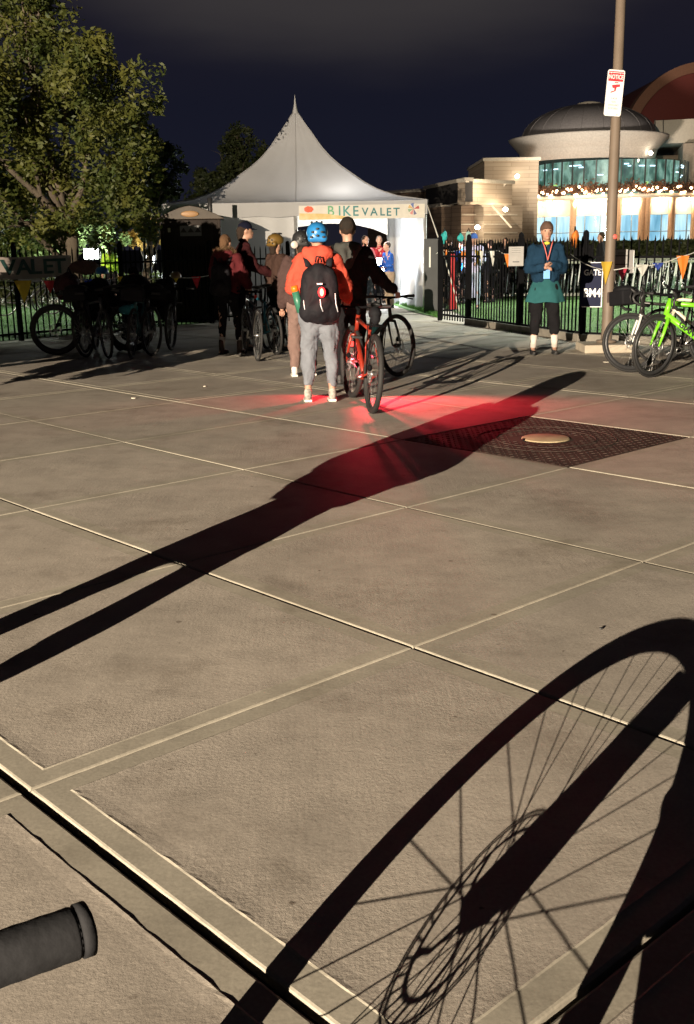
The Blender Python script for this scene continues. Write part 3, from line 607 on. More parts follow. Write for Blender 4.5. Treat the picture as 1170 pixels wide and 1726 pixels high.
# ------------------------------------------------------------------ bicycles
def bicycle(name, label, loc, head, frame_c, group=None, lean=0, steer=0, R=.335, tr=.016, drop=False, fork_c=None, tape=None, rim=None, disc=True, rack=False, saddlebag=False, deep=False, spokes=16, basket=False, nsp=3, taillight=None, grip_c=None, scale=1.0, fatframe=1.0, wheel_n=40, bottle=None, bar=None, sr=.0012, forkfat=None, framebag=False):
    root = empty(name, loc, 0, label, 'bicycle', group); root.rotation_mode = 'ZYX'; root.rotation_euler = (lean, 0, head)
    root.rotation_mode = 'XYZ'; root.rotation_euler = (lean, 0, head); root.scale = (scale,) * 3
    fm = frame_c; fk = fork_c or frame_c; rm = rim or M_SILVER
    RA = V((-.50, 0, R)); FA = V((.56, 0, R)); BB = V((-.07, 0, .275)); ST = V((-.22, 0, .76)); HT = V((.395, 0, .80)); HB = V((.435, 0, .655))
    ax = (HT - HB).normalized()
    def S(p, a=steer):                       # turn a point about the steering axis
        return HB + Matrix.Rotation(a, 3, ax) @ (V(p) - HB)
    f = fatframe; mb = MB()
    mb.tube([HB - ax * .01, HT + ax * .015], .021 * f, 12); mb.tube([HB, BB], [.024 * f, .021 * f], 12); mb.tube([HT - ax * .03, ST - V((0, 0, .05))], [.019 * f, .014 * f], 12); mb.tube([BB, ST], .0155 * f, 10)
    mb.tube([BB - V((0, .035, 0)), BB + V((0, .035, 0))], .023, 12)
    for s_ in (-1, 1):
        mb.tube([BB + V((-.02, s_ * .03, 0)), BB + V((-.14, s_ * .05, .01)), RA + V((0, s_ * .062, 0))], [.011 * f, .0105 * f, .008 * f], 8)
        mb.tube([ST + V((.004, s_ * .012, -.09)), ST + V((-.08, s_ * .045, -.2)), RA + V((0, s_ * .062, 0))], [.009 * f, .0085 * f, .0075 * f], 8)
    mb.build('frame', fm, root)
    fb = MB(); cr = HB - ax * .012
    fb.tube([S(HB), S(HB - ax * .045)], .019, 10); fb.tube([S(HB - ax * .04 + V((0, -.05, 0))), S(HB - ax * .035), S(HB - ax * .04 + V((0, .05, 0)))], .015, 8)
    for s_ in (-1, 1): fb.tube([S(HB - ax * .035 + V((0, s_ * .045, 0))), S(HB + (FA - HB) * .55 + V((.0, s_ * .056, 0))), S(FA + V((0, s_ * .055, 0)))], [.0155 * (forkfat or f), .0125 * (forkfat or f), .009 if not forkfat else .030], 10)
    fb.build('fork', fk, root)
    def wheel(c, st):
        def T(p): q = c + V(p); return S(q) if st else q
        w = MB(); n = wheel_n; rw = R - tr * 1.1
        prof = [(rw, .010), (rw + .004, .0115), (rw - (.05 if deep else .014), .009), (rw - (.055 if deep else .018), 0), (rw - (.05 if deep else .014), -.009), (rw + .004, -.0115), (rw, -.010)]
        vs = []; k = len(prof)
        for i in range(n):
            a = 2 * PI * i / n
            for r_, y in prof: vs.append(T((r_ * math.cos(a), y, r_ * math.sin(a))))
        w.add(vs, [(i * k + j, i * k + (j + 1) % k, ((i + 1) % n) * k + (j + 1) % k, ((i + 1) % n) * k + j) for i in range(n) for j in range(k)], True)
        w.tube([T((0, -.05, 0)), T((0, -.028, 0)), T((0, -.026, 0)), T((0, .026, 0)), T((0, .028, 0)), T((0, .05, 0))], [.009, .009, .024, .024, .012, .009], 12)
        wo = w.build('wheel', rm if not deep else M_CARBON, root)
        t = MB(); t.tube([T(((R - tr) * math.cos(2 * PI * i / n), 0, (R - tr) * math.sin(2 * PI * i / n))) for i in range(n)], tr, 10, closed=True); t.build('tyre', M_RUBBER, wo)
        if spokes:
            s2 = MB()
            for i in range(spokes * 2):
                a = 2 * PI * i / (spokes * 2); sd = .026 if i % 2 else -.026; d = .9 if (i // 2) % 2 else -.9
                s2.tube([T((.022 * math.cos(a + d), sd, .022 * math.sin(a + d))), T(((rw - .015) * math.cos(a), 0, (rw - .015) * math.sin(a)))], sr, nsp, cap=False)
            s2.build('spokes', M_SPOKE, wo)
        if disc:
            d_ = MB(); y = .036; nn = 40
            vs = []; 
            for yy in (y, y + .002):
                for i in range(nn):
                    a = 2 * PI * i / nn
                    for r_ in (.062, .067): vs.append(T((r_ * math.cos(a), yy, r_ * math.sin(a))))
            fs = []
            for i in range(nn):
                i2 = (i + 1) % nn
                for b in (0, 2 * nn): fs.append((b + 2 * i, b + 2 * i + 1, b + 2 * i2 + 1, b + 2 * i2))
            d_.add(vs, fs)
            for r_ in (.0785, .083): d_.tube([T((r_ * math.cos(2 * PI * i / 40), y + .001, r_ * math.sin(2 * PI * i / 40))) for i in range(40)], .0018, 5, closed=True)
            for i in range(32): a = 2 * PI * i / 32; d_.tube([T((.066 * math.cos(a), y + .001, .066 * math.sin(a))), T((.080 * math.cos(a + .12), y + .001, .080 * math.sin(a + .12)))], .0016, 4)
            for i in range(5):
                a = 2 * PI * i / 5; d_.tube([T((.018 * math.cos(a), y + .001, .018 * math.sin(a))), T((.045 * math.cos(a + .25), y + .001, .045 * math.sin(a + .25))), T((.066 * math.cos(a + .55), y + .001, .066 * math.sin(a + .55)))], .0035, 5)
            d_.build('brake_disc', M_SILVER, wo)
            cp = MB(); cc = V((-.062, .05, .06)) if not st else V((-.045, .048, .07)); cp.ell(T(cc), (.035, .022, .03) if not forkfat else (.045, .03, .055), 10); cp.build('brake_caliper', M_BLACKM, wo)
        return wo
    wheel(RA, False); wheel(FA, True)
    # saddle
    sd = MB(); sc = ST + V((-.055, 0, .17))
    for x, w_, z, h_ in ((-.13, .070, .012, .022), (-.10, .076, .010, .024), (-.04, .052, .006, .022), (.04, .026, .004, .018), (.12, .018, .002, .015), (.145, .010, -.004, .010)): pass
    prof = ((-.135, .045, .014, .018), (-.12, .070, .012, .024), (-.07, .068, .009, .026), (-.01, .040, .006, .022), (.06, .024, .004, .018), (.12, .018, .001, .015), (.145, .006, -.004, .008)); vs = []; m_ = 12
    for x, w_, z, h_ in prof:
        for k in range(m_): a = 2 * PI * k / m_; vs.append(sc + V((x, w_ * math.cos(a), z + h_ * math.sin(a))))
    sd.add(vs, [(i * m_ + k, i * m_ + (k + 1) % m_, (i + 1) * m_ + (k + 1) % m_, (i + 1) * m_ + k) for i in range(len(prof) - 1) for k in range(m_)] + [tuple(range(m_))] + [tuple((len(prof) - 1) * m_ + k for k in range(m_ - 1, -1, -1))], True)
    sad = sd.build('saddle', M_BLACKP, root)
    p_ = MB(); p_.tube([ST - V((0, 0, .04)), sc - V((0.02, 0, .03))], .0135, 10)
    for s_ in (-1, 1): p_.tube([sc + V((-.09, s_ * .025, -.005)), sc + V((-.04, s_ * .02, -.03)), sc + V((.03, s_ * .02, -.03)), sc + V((.09, s_ * .01, -.006))], .0035, 5)
    p_.build('seatpost', M_BLACKM, root)
    # stem and bar
    h = MB(); top = HT + ax * .06; stm = top + V((.075, 0, .02)) if not drop else top + V((.10, 0, .0))
    h.tube([S(HT + ax * .01), S(top)], .018, 10); h.tube([S(top), S(stm)], .015, 10)
    gm_ = grip_c or M_BLACKP; bw_ = 0; swp = 1
    if bar: stm = V((bar[0], 0, bar[1] - .012)); bw_ = bar[2] - .332; swp = .1; top = V((HT.x - .03, 0, bar[1] - .02))
    if drop:
        h.tube([S(stm + V(q)) for q in ((0, -.21, 0), (0, 0, 0), (0, .21, 0))], .0145, 8)
        hb = h.build('handlebar', M_BLACKM, root)
        for s_ in (-1, 1):
            t = MB(); pts = [(0, .15, 0), (.01, .205, 0), (.06, .21, 0), (.095, .21, -.015), (.115, .213, -.05), (.10, .215, -.09), (.055, .218, -.125), (-.02, .222, -.135)]
            t.tube([S(stm + V((x, s_ * y, z))) for x, y, z in pts], .0165, 9); t.build('grip', tape or M_BLACKP, hb)
            b = MB(); b.tube([S(stm + V((x, s_ * .212, z))) for x, z in ((.07, .0), (.10, .022), (.125, .045), (.137, .055))], [.018, .018, .014, .008], 8); b.tube([S(stm + V((x, s_ * .205, z))) for x, z in ((.125, .02), (.145, -.03), (.135, -.09))], [.007, .006, .005], 6); b.build('brake_lever', M_BLACKP, hb)
    else:
        h.tube([S(stm + V(q)) for q in ((-.045 * swp, -.32 - bw_, .012), (-.01 * swp, -.18 - bw_, .012), (0, -.06, 0), (0, .06, 0), (-.01 * swp, .18 + bw_, .012), (-.045 * swp, .32 + bw_, .012))], .0125, 10)
        hb = h.build('handlebar', M_BLACKM, root)
        for s_ in (-1, 1):
            t = MB(); a, b = V((-.022 * swp, s_ * (.215 + bw_), .012)), V((-.047 * swp, s_ * (.332 + bw_), .012)); d = b - a
            pts = [a, a + d * .02, a + d * .06]; rs = [.015, .0175, .0165]
            for i in range(12): pts.append(a + d * (.1 + .072 * i)); rs.append(.0163 + (.0004 if i % 2 else 0))
            pts += [a + d * .905, a + d * .915, a + d * .925, a + d * .985, b]; rs += [.0163, .0148, .0172, .0172, .0125]
            t.tube([S(stm + q) for q in pts], rs, 20); t.build('grip', gm_, hb)
            b = MB(); b.tube([S(stm + V((.0, s_ * (.17 + bw_), 0))), S(stm + V((.045, s_ * (.19 + bw_), -.012))), S(stm + V((.055, s_ * (.25 + bw_), -.02)))], [.009, .006, .0055], 6); b.build('brake_lever', M_BLACKM, hb)
    # crankset
    c = MB(); c.tube([BB + V((0, -.075, 0)), BB + V((0, .075, 0))], .012, 10)
    ring = [BB + V((.085 * math.cos(a * PI / 15), -.048, .085 * math.sin(a * PI / 15))) for a in range(30)]
    c.tube(ring, .0055, 5, closed=True)
    for i in range(5): a = i * 2 * PI / 5; c.tube([BB + V((0, -.048, 0)), BB + V((.08 * math.cos(a), -.048, .08 * math.sin(a)))], .006, 5)
    c.tube([BB + V((0, -.07, 0)), BB + V((.14, -.078, -.10))], [.014, .010], 8); c.tube([BB + V((0, .07, 0)), BB + V((-.14, .078, .10))], [.014, .010], 8)
    cs = c.build('crankset', M_SILVER, root)
    for s_ in (-1, 1): q = MB(); q.box(BB + V((-s_ * -.14 * 1, 0, 0)) * 0 + BB * 0 + (BB + V((.14 * -s_, s_ * .128, .10 * s_))), (.095, .09, .022)); q.build('pedal', M_BLACKP, cs, bevel=.004)
    ch = MB(); ch.tube([BB + V((0, -.048, .086)), RA + V((0, -.048, .045)), RA + V((-.045, -.048, 0)), RA + V((0, -.048, -.045)), RA + V((.05, -.048, -.09)), BB + V((0, -.048, -.086))], .0042, 4); ch.build('chain', M_SILVER, root)
    if rack:
        k = MB(); z = R * 2 + .07
        for s_ in (-1, 1):
            k.tube([RA + V((0, s_ * .07, 0)), V((-.62, s_ * .06, z)), V((-.30, s_ * .06, z))], .005, 5); k.tube([RA + V((0, s_ * .07, 0)), V((-.42, s_ * .06, z))], .005, 5)
        for x in (-.64, -.55, -.46, -.37): k.tube([V((x, -.06, z)), V((x, .06, z))], .004, 5)
        k.build('rear_rack', M_BLACKM, root)
    if saddlebag:
        k = MB(); k.ell(sc + V((-.13, 0, -.06)), (.09, .06, .06), 12); k.ell(sc + V((-.17, 0, -.10)), (.05, .045, .06), 10); k.build('saddle_bag', mat('black_nylon', (.008, .008, .010), .8, spec=.2, bump=.002), root)
    if framebag:  # unseen bags, battery and motor added to make the bike's shadow solid
        k = MB(); tri_ = [BB + V((.01, 0, .06)), HB + V((-.03, 0, .0)), HT + V((-.05, 0, -.03)), ST + V((.03, 0, -.05))]; k.add([p + V((0, y, 0)) for y in (-.03, .03) for p in tri_], [(0, 1, 2, 3), (7, 6, 5, 4), (0, 4, 5, 1), (1, 5, 6, 2), (2, 6, 7, 3), (3, 7, 4, 0)]); k.build('frame_bag', mat('black_nylon', (.008, .008, .010), .8, spec=.2, bump=.002), root, bevel=.01)
        k = MB(); dn = V((.60, 0, -.80)); k.bar(BB + V((.05, 0, .02)) + dn * .012, BB + (HB - BB) * .70 + dn * .012, .07, .10); k.build('battery', M_BLACKP, root, bevel=.02)
        k = MB(); k.box(BB + V((.02, 0, -.02)), (.20, .12, .17)); k.build('motor', M_BLACKP, root, bevel=.03)
        for s_ in (-1, 1): k = MB(); k.box(RA + V((-.02, s_ * .15, .20)), (.30, .12, .34)); k.build('pannier', MATS['black_nylon'], root, bevel=.03)
    if basket:
        k = MB(); c0 = S(stm + V((.14, 0, -.02))); k.box(c0, (.22, .30, .16)); k.ell(c0 + V((0, 0, .09)), (.12, .15, .05), 12); k.build('bar_bag', mat('black_nylon', (.008, .008, .010), .8, spec=.2, bump=.002), root, bevel=.03)
    if bottle:
        k = MB(); q = BB + (HB - BB) * .45 + V((-.02, 0, .055)); d = (HB - BB).normalized(); k.tube([q - d * .09, q + d * .06, q + d * .075, q + d * .10], [.037, .037, .02, .018], 12); k.build('bottle', bottle, root)
    if taillight:
        k = MB(); k.box(ST + V((-.06, 0, .06)), (.025, .03, .045)); k.build('tail_light', taillight, root)
    return root
M_ORF = mat('orange_red_paint', (.26, .026, .012), .35, .1); M_DKF = mat('dark_frame', (.025, .022, .022), .35, .2); M_GRN = mat('lime_paint', (.17, .55, .02), .32, var=.05)
M_CYN = mat('cyan_paint', (.02, .14, .20), .35); M_GRF = mat('graphite', (.09, .09, .10), .35, .4); M_RED = mat('red_paint', (.4, .02, .015), .35); M_CREAM = mat('cream_paint', (.6, .55, .42), .4)
M_REDL = mat('red_lens', (.3, .01, .01), emit=(1, .04, .03), es=6); M_REDR = mat('red_reflector', (.5, .02, .01), .3)
def hd(dx, dy): return math.atan2(dy, dx)
# the orange bike: rear wheel towards the viewer
a, b = G(626, 697), G(590, 672); h_ = hd(b.x - a.x, b.y - a.y + .12); ctr = a + V((math.cos(h_), math.sin(h_), 0)) * .5
bicycle('bicycle', 'orange red bicycle with knobbly tyres held beside the person in the orange hoodie', ctr, h_, M_ORF, 'queueing bicycles', lean=math.radians(4), steer=.12, tr=.026, saddlebag=True, rack=True, R=.35)
# tall person's dark bike with its wheel turned to the right
w0 = G(668, 636); h_ = math.radians(-52); ctr = w0 - V((math.cos(h_), math.sin(h_), 0)) * .56
bicycle('bicycle', 'dark hardtail bicycle with deep black rims held by the tall person in black', ctr + V((0, .05, 0)), h_, M_DKF, 'queueing bicycles', lean=math.radians(-3), steer=-.12, tr=.026, fork_c=M_DKF, rim=M_CARBON, saddlebag=True, bottle=mat('teal_bottle', (.06, .38, .42), .4), R=.35)
# road bike pushed by the maroon jacket
w0 = G(434, 609); h_ = math.radians(104); ctr = w0 + V((math.cos(h_), math.sin(h_), 0)) * .50
bicycle('bicycle', 'slim road bicycle with pale tyres and a red reflector beside the maroon jacket', ctr, h_, M_GRF, 'queueing bicycles', lean=math.radians(3), drop=True, taillight=M_REDR, tr=.015, disc=False)
w0 = G(466, 598); h_ = math.radians(112); ctr = w0 + V((math.cos(h_), math.sin(h_), 0)) * .50
bicycle('bicycle', 'black bicycle with cyan stripes between the capped man and the mauve trousers', ctr, h_, M_CYN, 'queueing bicycles', lean=math.radians(-4), fork_c=M_CYN, tr=.02, fatframe=1.1)
w0 = G(500, 590); ctr = w0 + V((-.3, .7, 0))
bicycle('bicycle', 'dark bicycle half hidden behind the mauve trousers in the queue', ctr, math.radians(75), M_DKF, 'queueing bicycles', lean=math.radians(5), tr=.02)
# bikes leaning together at the lamp pole
w0 = G(1103, 637); h_ = math.radians(183); ctr = w0 - V((math.cos(h_), math.sin(h_), 0)) * .56
gb = bicycle('bicycle', 'lime green road bicycle with black lettering on its down tube', ctr, h_, M_GRN, 'bicycles parked by the lamp pole', lean=math.radians(5), drop=True, steer=.55, basket=False, deep=True, tr=.015, fatframe=1.35, scale=1.03)
Mt = Matrix.Translation((.20, .036, .485)) @ Matrix.Rotation(PI, 4, 'Z') @ Matrix.Rotation(PI / 2, 4, 'X') @ Matrix.Rotation(math.radians(-36), 4, 'Z')
text('GIANT', .088, 'lettering', M_BLACKP, [c for c in gb.children if c.name.startswith('frame')][0], Mt, sx=.95, bold=.003)
w0 = G(1075, 632); h_ = math.radians(196); ctr = w0 - V((math.cos(h_), math.sin(h_), 0)) * .56 + V((0, .25, 0))
bicycle('bicycle', 'dark bicycle with a pale fork leaning behind the lime green one', ctr, h_, M_DKF, 'bicycles parked by the lamp pole', lean=math.radians(7), drop=True, fork_c=M_WHITE, deep=True, tr=.016, basket=True, steer=-.2)
bicycle('bicycle', 'black bicycle with a cream frame standing deepest in the lamp pole bunch', ctr + V((.55, .75, 0)), math.radians(188), M_CREAM, 'bicycles parked by the lamp pole', lean=math.radians(-6), tr=.02)

# dark bikes piled along the left fence, in the shade
nyl = mat('black_nylon', (.008, .008, .010), .8, spec=.2, bump=.002)
lab = ['fat tyred dark bicycle at the banner end of the shaded fence bunch', 'dark bicycle with a bulging bar bag second from the banner', 'black step frame bicycle third along the shaded fence bunch', 'dark bicycle with a teal frame in the middle of the shaded bunch', 'black loaded bicycle beside the teal framed one', 'dark bicycle at the toilet end of the shaded fence bunch']
spec = [((80, 600), 20, M_DKF, .045, False), ((128, 604), 65, M_DKF, .022, True), ((165, 606), 40, M_GRF, .02, False), ((205, 606), 70, mat('teal_paint', (.02, .09, .10), .4), .02, True), ((238, 602), 35, M_DKF, .02, True), ((272, 592), 60, M_GRF, .022, False)]
for i, ((x, y), an, m_, tr, bk) in enumerate(spec):
    w0 = G(x, y); h_ = math.radians(180 + an) if i == 0 else math.radians(-an - 20); ctr = w0 - V((math.cos(h_), math.sin(h_), 0)) * .56 + V((.12, .1, 0))
    bicycle('bicycle', lab[i], ctr, h_, m_, 'bicycles along the shaded left fence', lean=math.radians(random.uniform(-6, 6)), tr=tr, R=.36 if i == 0 else .34, basket=bk, saddlebag=True, rack=True, steer=random.uniform(-.3, .3))
def lump(name, label, cat, px, D, size, m, seed, group=None, n=7):
    rn = random.Random(seed); c = P(px[0], px[1], D); r = empty(name, (c.x, c.y, c.z - size[2] * .9), rn.uniform(0, 3), label, cat, group)
    pr = [('e', (rn.uniform(-.3, .3) * size[0], rn.uniform(-.3, .3) * size[1], size[2] * (.9 + rn.uniform(-.25, .25))), (size[0] * rn.uniform(.55, .8), size[1] * rn.uniform(.55, .8), size[2] * rn.uniform(.6, .8))) for _ in range(n)]
    blob('shell', pr, m, r, vox=.02, smooth=5, wob=.012, wscale=14); q = MB(); q.tube([(-size[0] * .4, 0, size[2] * 1.5), (0, 0, size[2] * 2.0), (size[0] * .4, 0, size[2] * 1.5)], .012, 6); q.build('strap', nyl, r); return r
lump('pannier_bag', 'large black bag heaped on the bikes below the blue helmet', 'bag', (160, 505), 15.6, (.32, .25, .34), nyl, 3, 'bags on the shaded bikes')
lump('pannier_bag', 'large black bag heaped on the bikes beside the brown cap', 'bag', (235, 500), 15.8, (.34, .25, .34), nyl, 4, 'bags on the shaded bikes')
lump('pannier_bag', 'dark bag hanging on the last bike near the toilet', 'bag', (278, 505), 15.9, (.22, .2, .34), nyl, 5, 'bags on the shaded bikes')
lump('pannier_bag', 'dark maroon bag behind the raised wheel under the banner', 'bag', (118, 485), 15.8, (.22, .22, .26), mat('dark_maroon_cloth', (.05, .012, .014), .8), 6, 'bags on the shaded bikes')
lump('folded_tarp', 'brown folded tarp on the fence rail beside the banner', 'tarp', (140, 452), 17.9, (.34, .1, .14), mat('brown_cloth', (.10, .05, .035), .8), 8)

# the photographer's bicycle: its grip shows at the lower edge, its front wheel only as a shadow
h_ = math.atan2(.84, -.54); hdir = V((math.cos(h_), math.sin(h_), 0)); hub = V((-.60, .56, 0)); ctr = hub - hdir * .56
ge_ = P(150, 1556, .60); BARX = (ge_ - ctr).dot(hdir); BARY = (ge_ - ctr).dot(V((hdir.y, -hdir.x, 0))); BARZ = ge_.z
pb = bicycle('bicycle', 'dark grey rubber handlebar grip and bicycle in the near lower corner', ctr, h_, M_DKF, None, lean=math.radians(0), R=.352, tr=.033, spokes=16, nsp=5, sr=.0013, bar=(BARX, BARZ, BARY), fatframe=1.3, forkfat=1.85, rack=True, saddlebag=True, framebag=True, wheel_n=72, grip_c=mat('grip_rubber', (.020, .020, .022), .85, spec=.15, var=.3, scale=60, bump=.0005, bscale=160))

# ------------------------------------------------------------------ people
def cloth(name, c, **k): return mat('cloth_' + name, c, .9, spec=.12, var=.16, scale=7, bump=.006, bscale=16, **k)
def person(label, loc, rz, H=1.72, top=None, top_hem=.82, pants=None, shoes=None, hair=None, hat=None, hatm=None, hoodup=False, arms=None, feet=None, puff=.0, pant_r=.0, cuff=.13, hood=None, pack=None, lean=0, head_turn=0, group=None, hair_len=0, skirt=None, socks=None, crouch=0, vox=.015, face=True, skin=None, hood_fur=None, helmet_lamp=False, hold=None, hipw=1.0):
    s = H / 1.75; root = empty('person', loc, rz, label, 'person', group); skin = skin or M_SKIN
    Z = lambda x, y, z: V((x * s, (y + lean * max(z - .9, 0)) * s, z * s - crouch * min(z / .9, 1)))
    fl, fr = feet or ((-.11, 0), (.11, 0)); kn = crouch * .9
    J = dict(hipL=Z(-.09, 0, .9), hipR=Z(.09, 0, .9), knL=Z(-.1 + (fl[0] + .1) * .5, .02 + kn + fl[1] * .5, .49), knR=Z(.1 + (fr[0] - .1) * .5, .02 + kn + fr[1] * .5, .49), anL=V((fl[0] * s, fl[1] * s, .09 * s)), anR=V((fr[0] * s, fr[1] * s, .09 * s)))
    shL, shR = Z(-.175, 0, 1.40), Z(.175, 0, 1.40)
    A = arms or ((Z(-.24, -.02, 1.13), Z(-.25, .06, .88)), (Z(.24, -.02, 1.13), Z(.25, .06, .88)))
    if arms: A = tuple(tuple(Z(*q) for q in pr) for pr in arms)
    hc = Z(0, .01, 1.625); Rt = Matrix.Rotation(head_turn, 3, 'Z')
    def hp(x, y, z): return hc + Rt @ V((x * s, y * s, z * s))
    pr = [('c', Z(-.07, 0, .95), .085 * s, Z(-.09, 0, 1.33), .085 * s), ('c', Z(.07, 0, .95), .085 * s, Z(.09, 0, 1.33), .085 * s), ('c', Z(-.13, 0, 1.38), .055 * s, Z(.13, 0, 1.38), .055 * s),
          ('c', Z(0, 0, 1.38), .06 * s, hp(0, -.01, -.05), .052 * s), ('e', hp(0, 0, .02), (.076 * s, .094 * s, .105 * s)), ('e', hp(0, .022, -.05), (.058 * s, .068 * s, .065 * s)),
          ('c', hp(0, .085, .005), .010 * s, hp(0, .106, -.028), .014 * s), ('e', hp(-.078, -.005, -.005), (.012 * s, .02 * s, .03 * s)), ('e', hp(.078, -.005, -.005), (.012 * s, .02 * s, .03 * s)),
          ('e', hp(0, .082, -.058), (.026 * s, .016 * s, .010 * s)), ('e', hp(0, .075, -.088), (.025 * s, .022 * s, .02 * s))]
    for h_, k_, a_ in (('hipL', 'knL', 'anL'), ('hipR', 'knR', 'anR')):
        pr += [('c', J[h_], .078 * s, J[k_], .052 * s), ('c', J[k_], .052 * s, J[a_], .036 * s), ('c', J[a_] - V((0, 0, .03 * s)), .034 * s, J[a_] + V((0, .15 * s, -.055 * s)), .026 * s)]
    ex = MB()
    for sd, (el, wr), sh in ((-1, A[0], shL), (1, A[1], shR)):
        pr += [('c', sh, .045 * s, el, .036 * s), ('c', el, .036 * s, wr, .025 * s)]
        d = (wr - el).normalized(); side = d.cross(V((0, 0, 1))); side = side.normalized() if side.length > .1 else V((0, 1, 0)); pal = wr + d * .055 * s
        pr += [('c', wr, .024 * s, pal, .030 * s)]
        up = side.cross(d)
        for i, (o, ln) in enumerate(((-.027, .066), (-.009, .076), (.009, .072), (.026, .056))):
            b0 = pal + side * o * s + d * .015 * s; b1 = b0 + d * ln * .45 * s - up * .006 * s; b2 = b1 + (d * .6 - up * .8).normalized() * ln * .35 * s; b3 = b2 + (d * .1 - up).normalized() * ln * .3 * s
            ex.tube([b0, b1, b2, b3], [.0088 * s, .0085 * s, .0078 * s, .005 * s], 8)
        t0 = wr + d * .03 * s - side * .024 * s * sd; ex.tube([t0, t0 + (d * .5 - side * sd * .8).normalized() * .035 * s, t0 + (d * .8 - side * sd * .5).normalized() * .06 * s - up * .015 * s], [.0105 * s, .0095 * s, .006 * s], 8)
    body = blob('body', pr, skin, root, vox=vox, smooth=3, extra=ex)
    if face:
        for x in (-.032, .032):
            q = MB(); q.ell(hp(x, .083, .012), (.013 * s, .008 * s, .008 * s), 10); q.build('eye', mat('eye_dark', (.03, .02, .02), .2), root)
            q = MB(); q.bar(hp(x - .018, .088, .034), hp(x + .018, .088, .036), .006 * s, .005 * s); q.build('eyebrow', mat('brow', (.05, .03, .02), .8), root)
        q = MB(); q.ell(hp(0, .093, -.060), (.022 * s, .006 * s, .005 * s), 10); q.build('mouth', mat('lips', (.35, .10, .09), .5), root)
    p = puff
    if top:
        zt = top_hem; tp = [('c', Z(-.075, 0, zt + .10), (.10 + p) * s, Z(-.09, 0, 1.33), (.098 + p) * s), ('c', Z(.075, 0, zt + .10), (.10 + p) * s, Z(.09, 0, 1.33), (.098 + p) * s), ('c', Z(-.145, -.005, 1.385), (.062 + p * .8) * s, Z(.145, -.005, 1.385), (.062 + p * .8) * s), ('c', Z(0, -.01, 1.4), .075 * s, Z(0, -.01, 1.48), .066 * s)]
        cuts = []
        for (el, wr), sh in ((A[0], shL), (A[1], shR)):
            w2 = el + (wr - el) * .93
            tp += [('c', sh, (.060 + p) * s, el, (.052 + p) * s), ('c', el, (.052 + p) * s, w2, (.036 + p * .7) * s), ('c', el + (wr - el) * .5, (.046 + p) * s, w2, (.037 + p) * s)]
        blob('jacket', tp, top, root, vox=vox, smooth=3, wob=.015, wscale=11, cut=None)
        if not skirt:
            q = MB(); q.tube([Z(-.02, 0, zt + .015), Z(-.02, 0, zt + .05)], .01, 6)
    pr2 = pant_r
    if pants:
        pp = [('c', Z(-.075, -.01, .93), .105 * s * hipw, Z(.075, -.01, .93), .105 * s * hipw), ('c', Z(-.08, -.03, .87), .105 * s * hipw, Z(.08, -.03, .87), .105 * s * hipw)]
        for h_, k_, a_ in (('hipL', 'knL', 'anL'), ('hipR', 'knR', 'anR')):
            e_ = J[a_] + (J[k_] - J[a_]) * ((cuff - .09) / .4)
            pp += [('c', J[h_], (.095 + pr2) * s * hipw, J[k_], (.066 + pr2) * s), ('c', J[k_], (.066 + pr2) * s, e_, (.048 + pr2) * s)]
        blob('trousers', pp, pants, root, vox=vox, smooth=3, wob=.013, wscale=12)
    if skirt:
        q = MB(); vs = []; n = 40
        for z, r_, f in ((1.02, .145, 0), (.92, .185, .004), (.80, .225, .010), (.70, .25, .018)):
            for k in range(n): a = 2 * PI * k / n; rr = r_ + f * math.sin(a * 7); vs.append(Z(rr * 1.05 * math.cos(a), rr * .72 * math.sin(a), z + .008 * math.sin(a * 5)))
        q.add(vs, [(j * n + k, j * n + (k + 1) % n, (j + 1) * n + (k + 1) % n, (j + 1) * n + k) for j in range(3) for k in range(n)], True); q.build('skirt', skirt, root)
    for a_ in ('anL', 'anR'):
        an = J[a_]; q = [('c', an + V((0, -.03 * s, -.045 * s)), .038 * s, an + V((0, .06 * s, -.052 * s)), .036 * s), ('c', an + V((0, .05 * s, -.055 * s)), .038 * s, an + V((0, .155 * s, -.06 * s)), .030 * s), ('c', an + V((0, -.02 * s, -.04 * s)), .040 * s, an + V((0, -.012 * s, .01 * s if shoes[1] == 0 else shoes[1] * s)), .043 * s)]
        sh_ = blob('shoe', q, shoes[0], root, vox=.010, smooth=2)
        for v in sh_.data.vertices: v.co.z = max(v.co.z, .004)
        so = MB(); so.prism([(an.x + x * s, an.y + y * s) for x, y in ((-.036, -.065), (.036, -.065), (.043, 0), (.046, .10), (.030, .17), (0, .19), (-.030, .17), (-.046, .10), (-.043, 0))], .002, .022); so.build('sole', shoes[2], sh_)
        if socks: k_ = J['kn' + a_[2]]; q = MB(); q.tube([an, an + (k_ - an) * .42], [.043 * s, .050 * s], 14); q.build('sock', socks, root)
    if hair:
        hr = [('e', hp(0, -.016, .035), (.084 * s, .098 * s, .10 * s))]
        if hair_len: hr += [('c', hp(0, -.06, .0), .07 * s, hp(0, -.075, -hair_len), .05 * s)]
        blob('hair', hr, hair, root, vox=.012, smooth=2, wob=.006, wscale=30, cut=[(hp(0, .052, 0), Rt @ V((0, 1, -.55)))])
    if hat == 'beanie':
        blob('beanie', [('e', hp(0, -.01, .045), (.090 * s, .105 * s, .100 * s))], hatm, root, vox=.012, smooth=2, wob=.004, wscale=25, cut=[(hp(0, 0, .012), V((0, .25, -1)))])
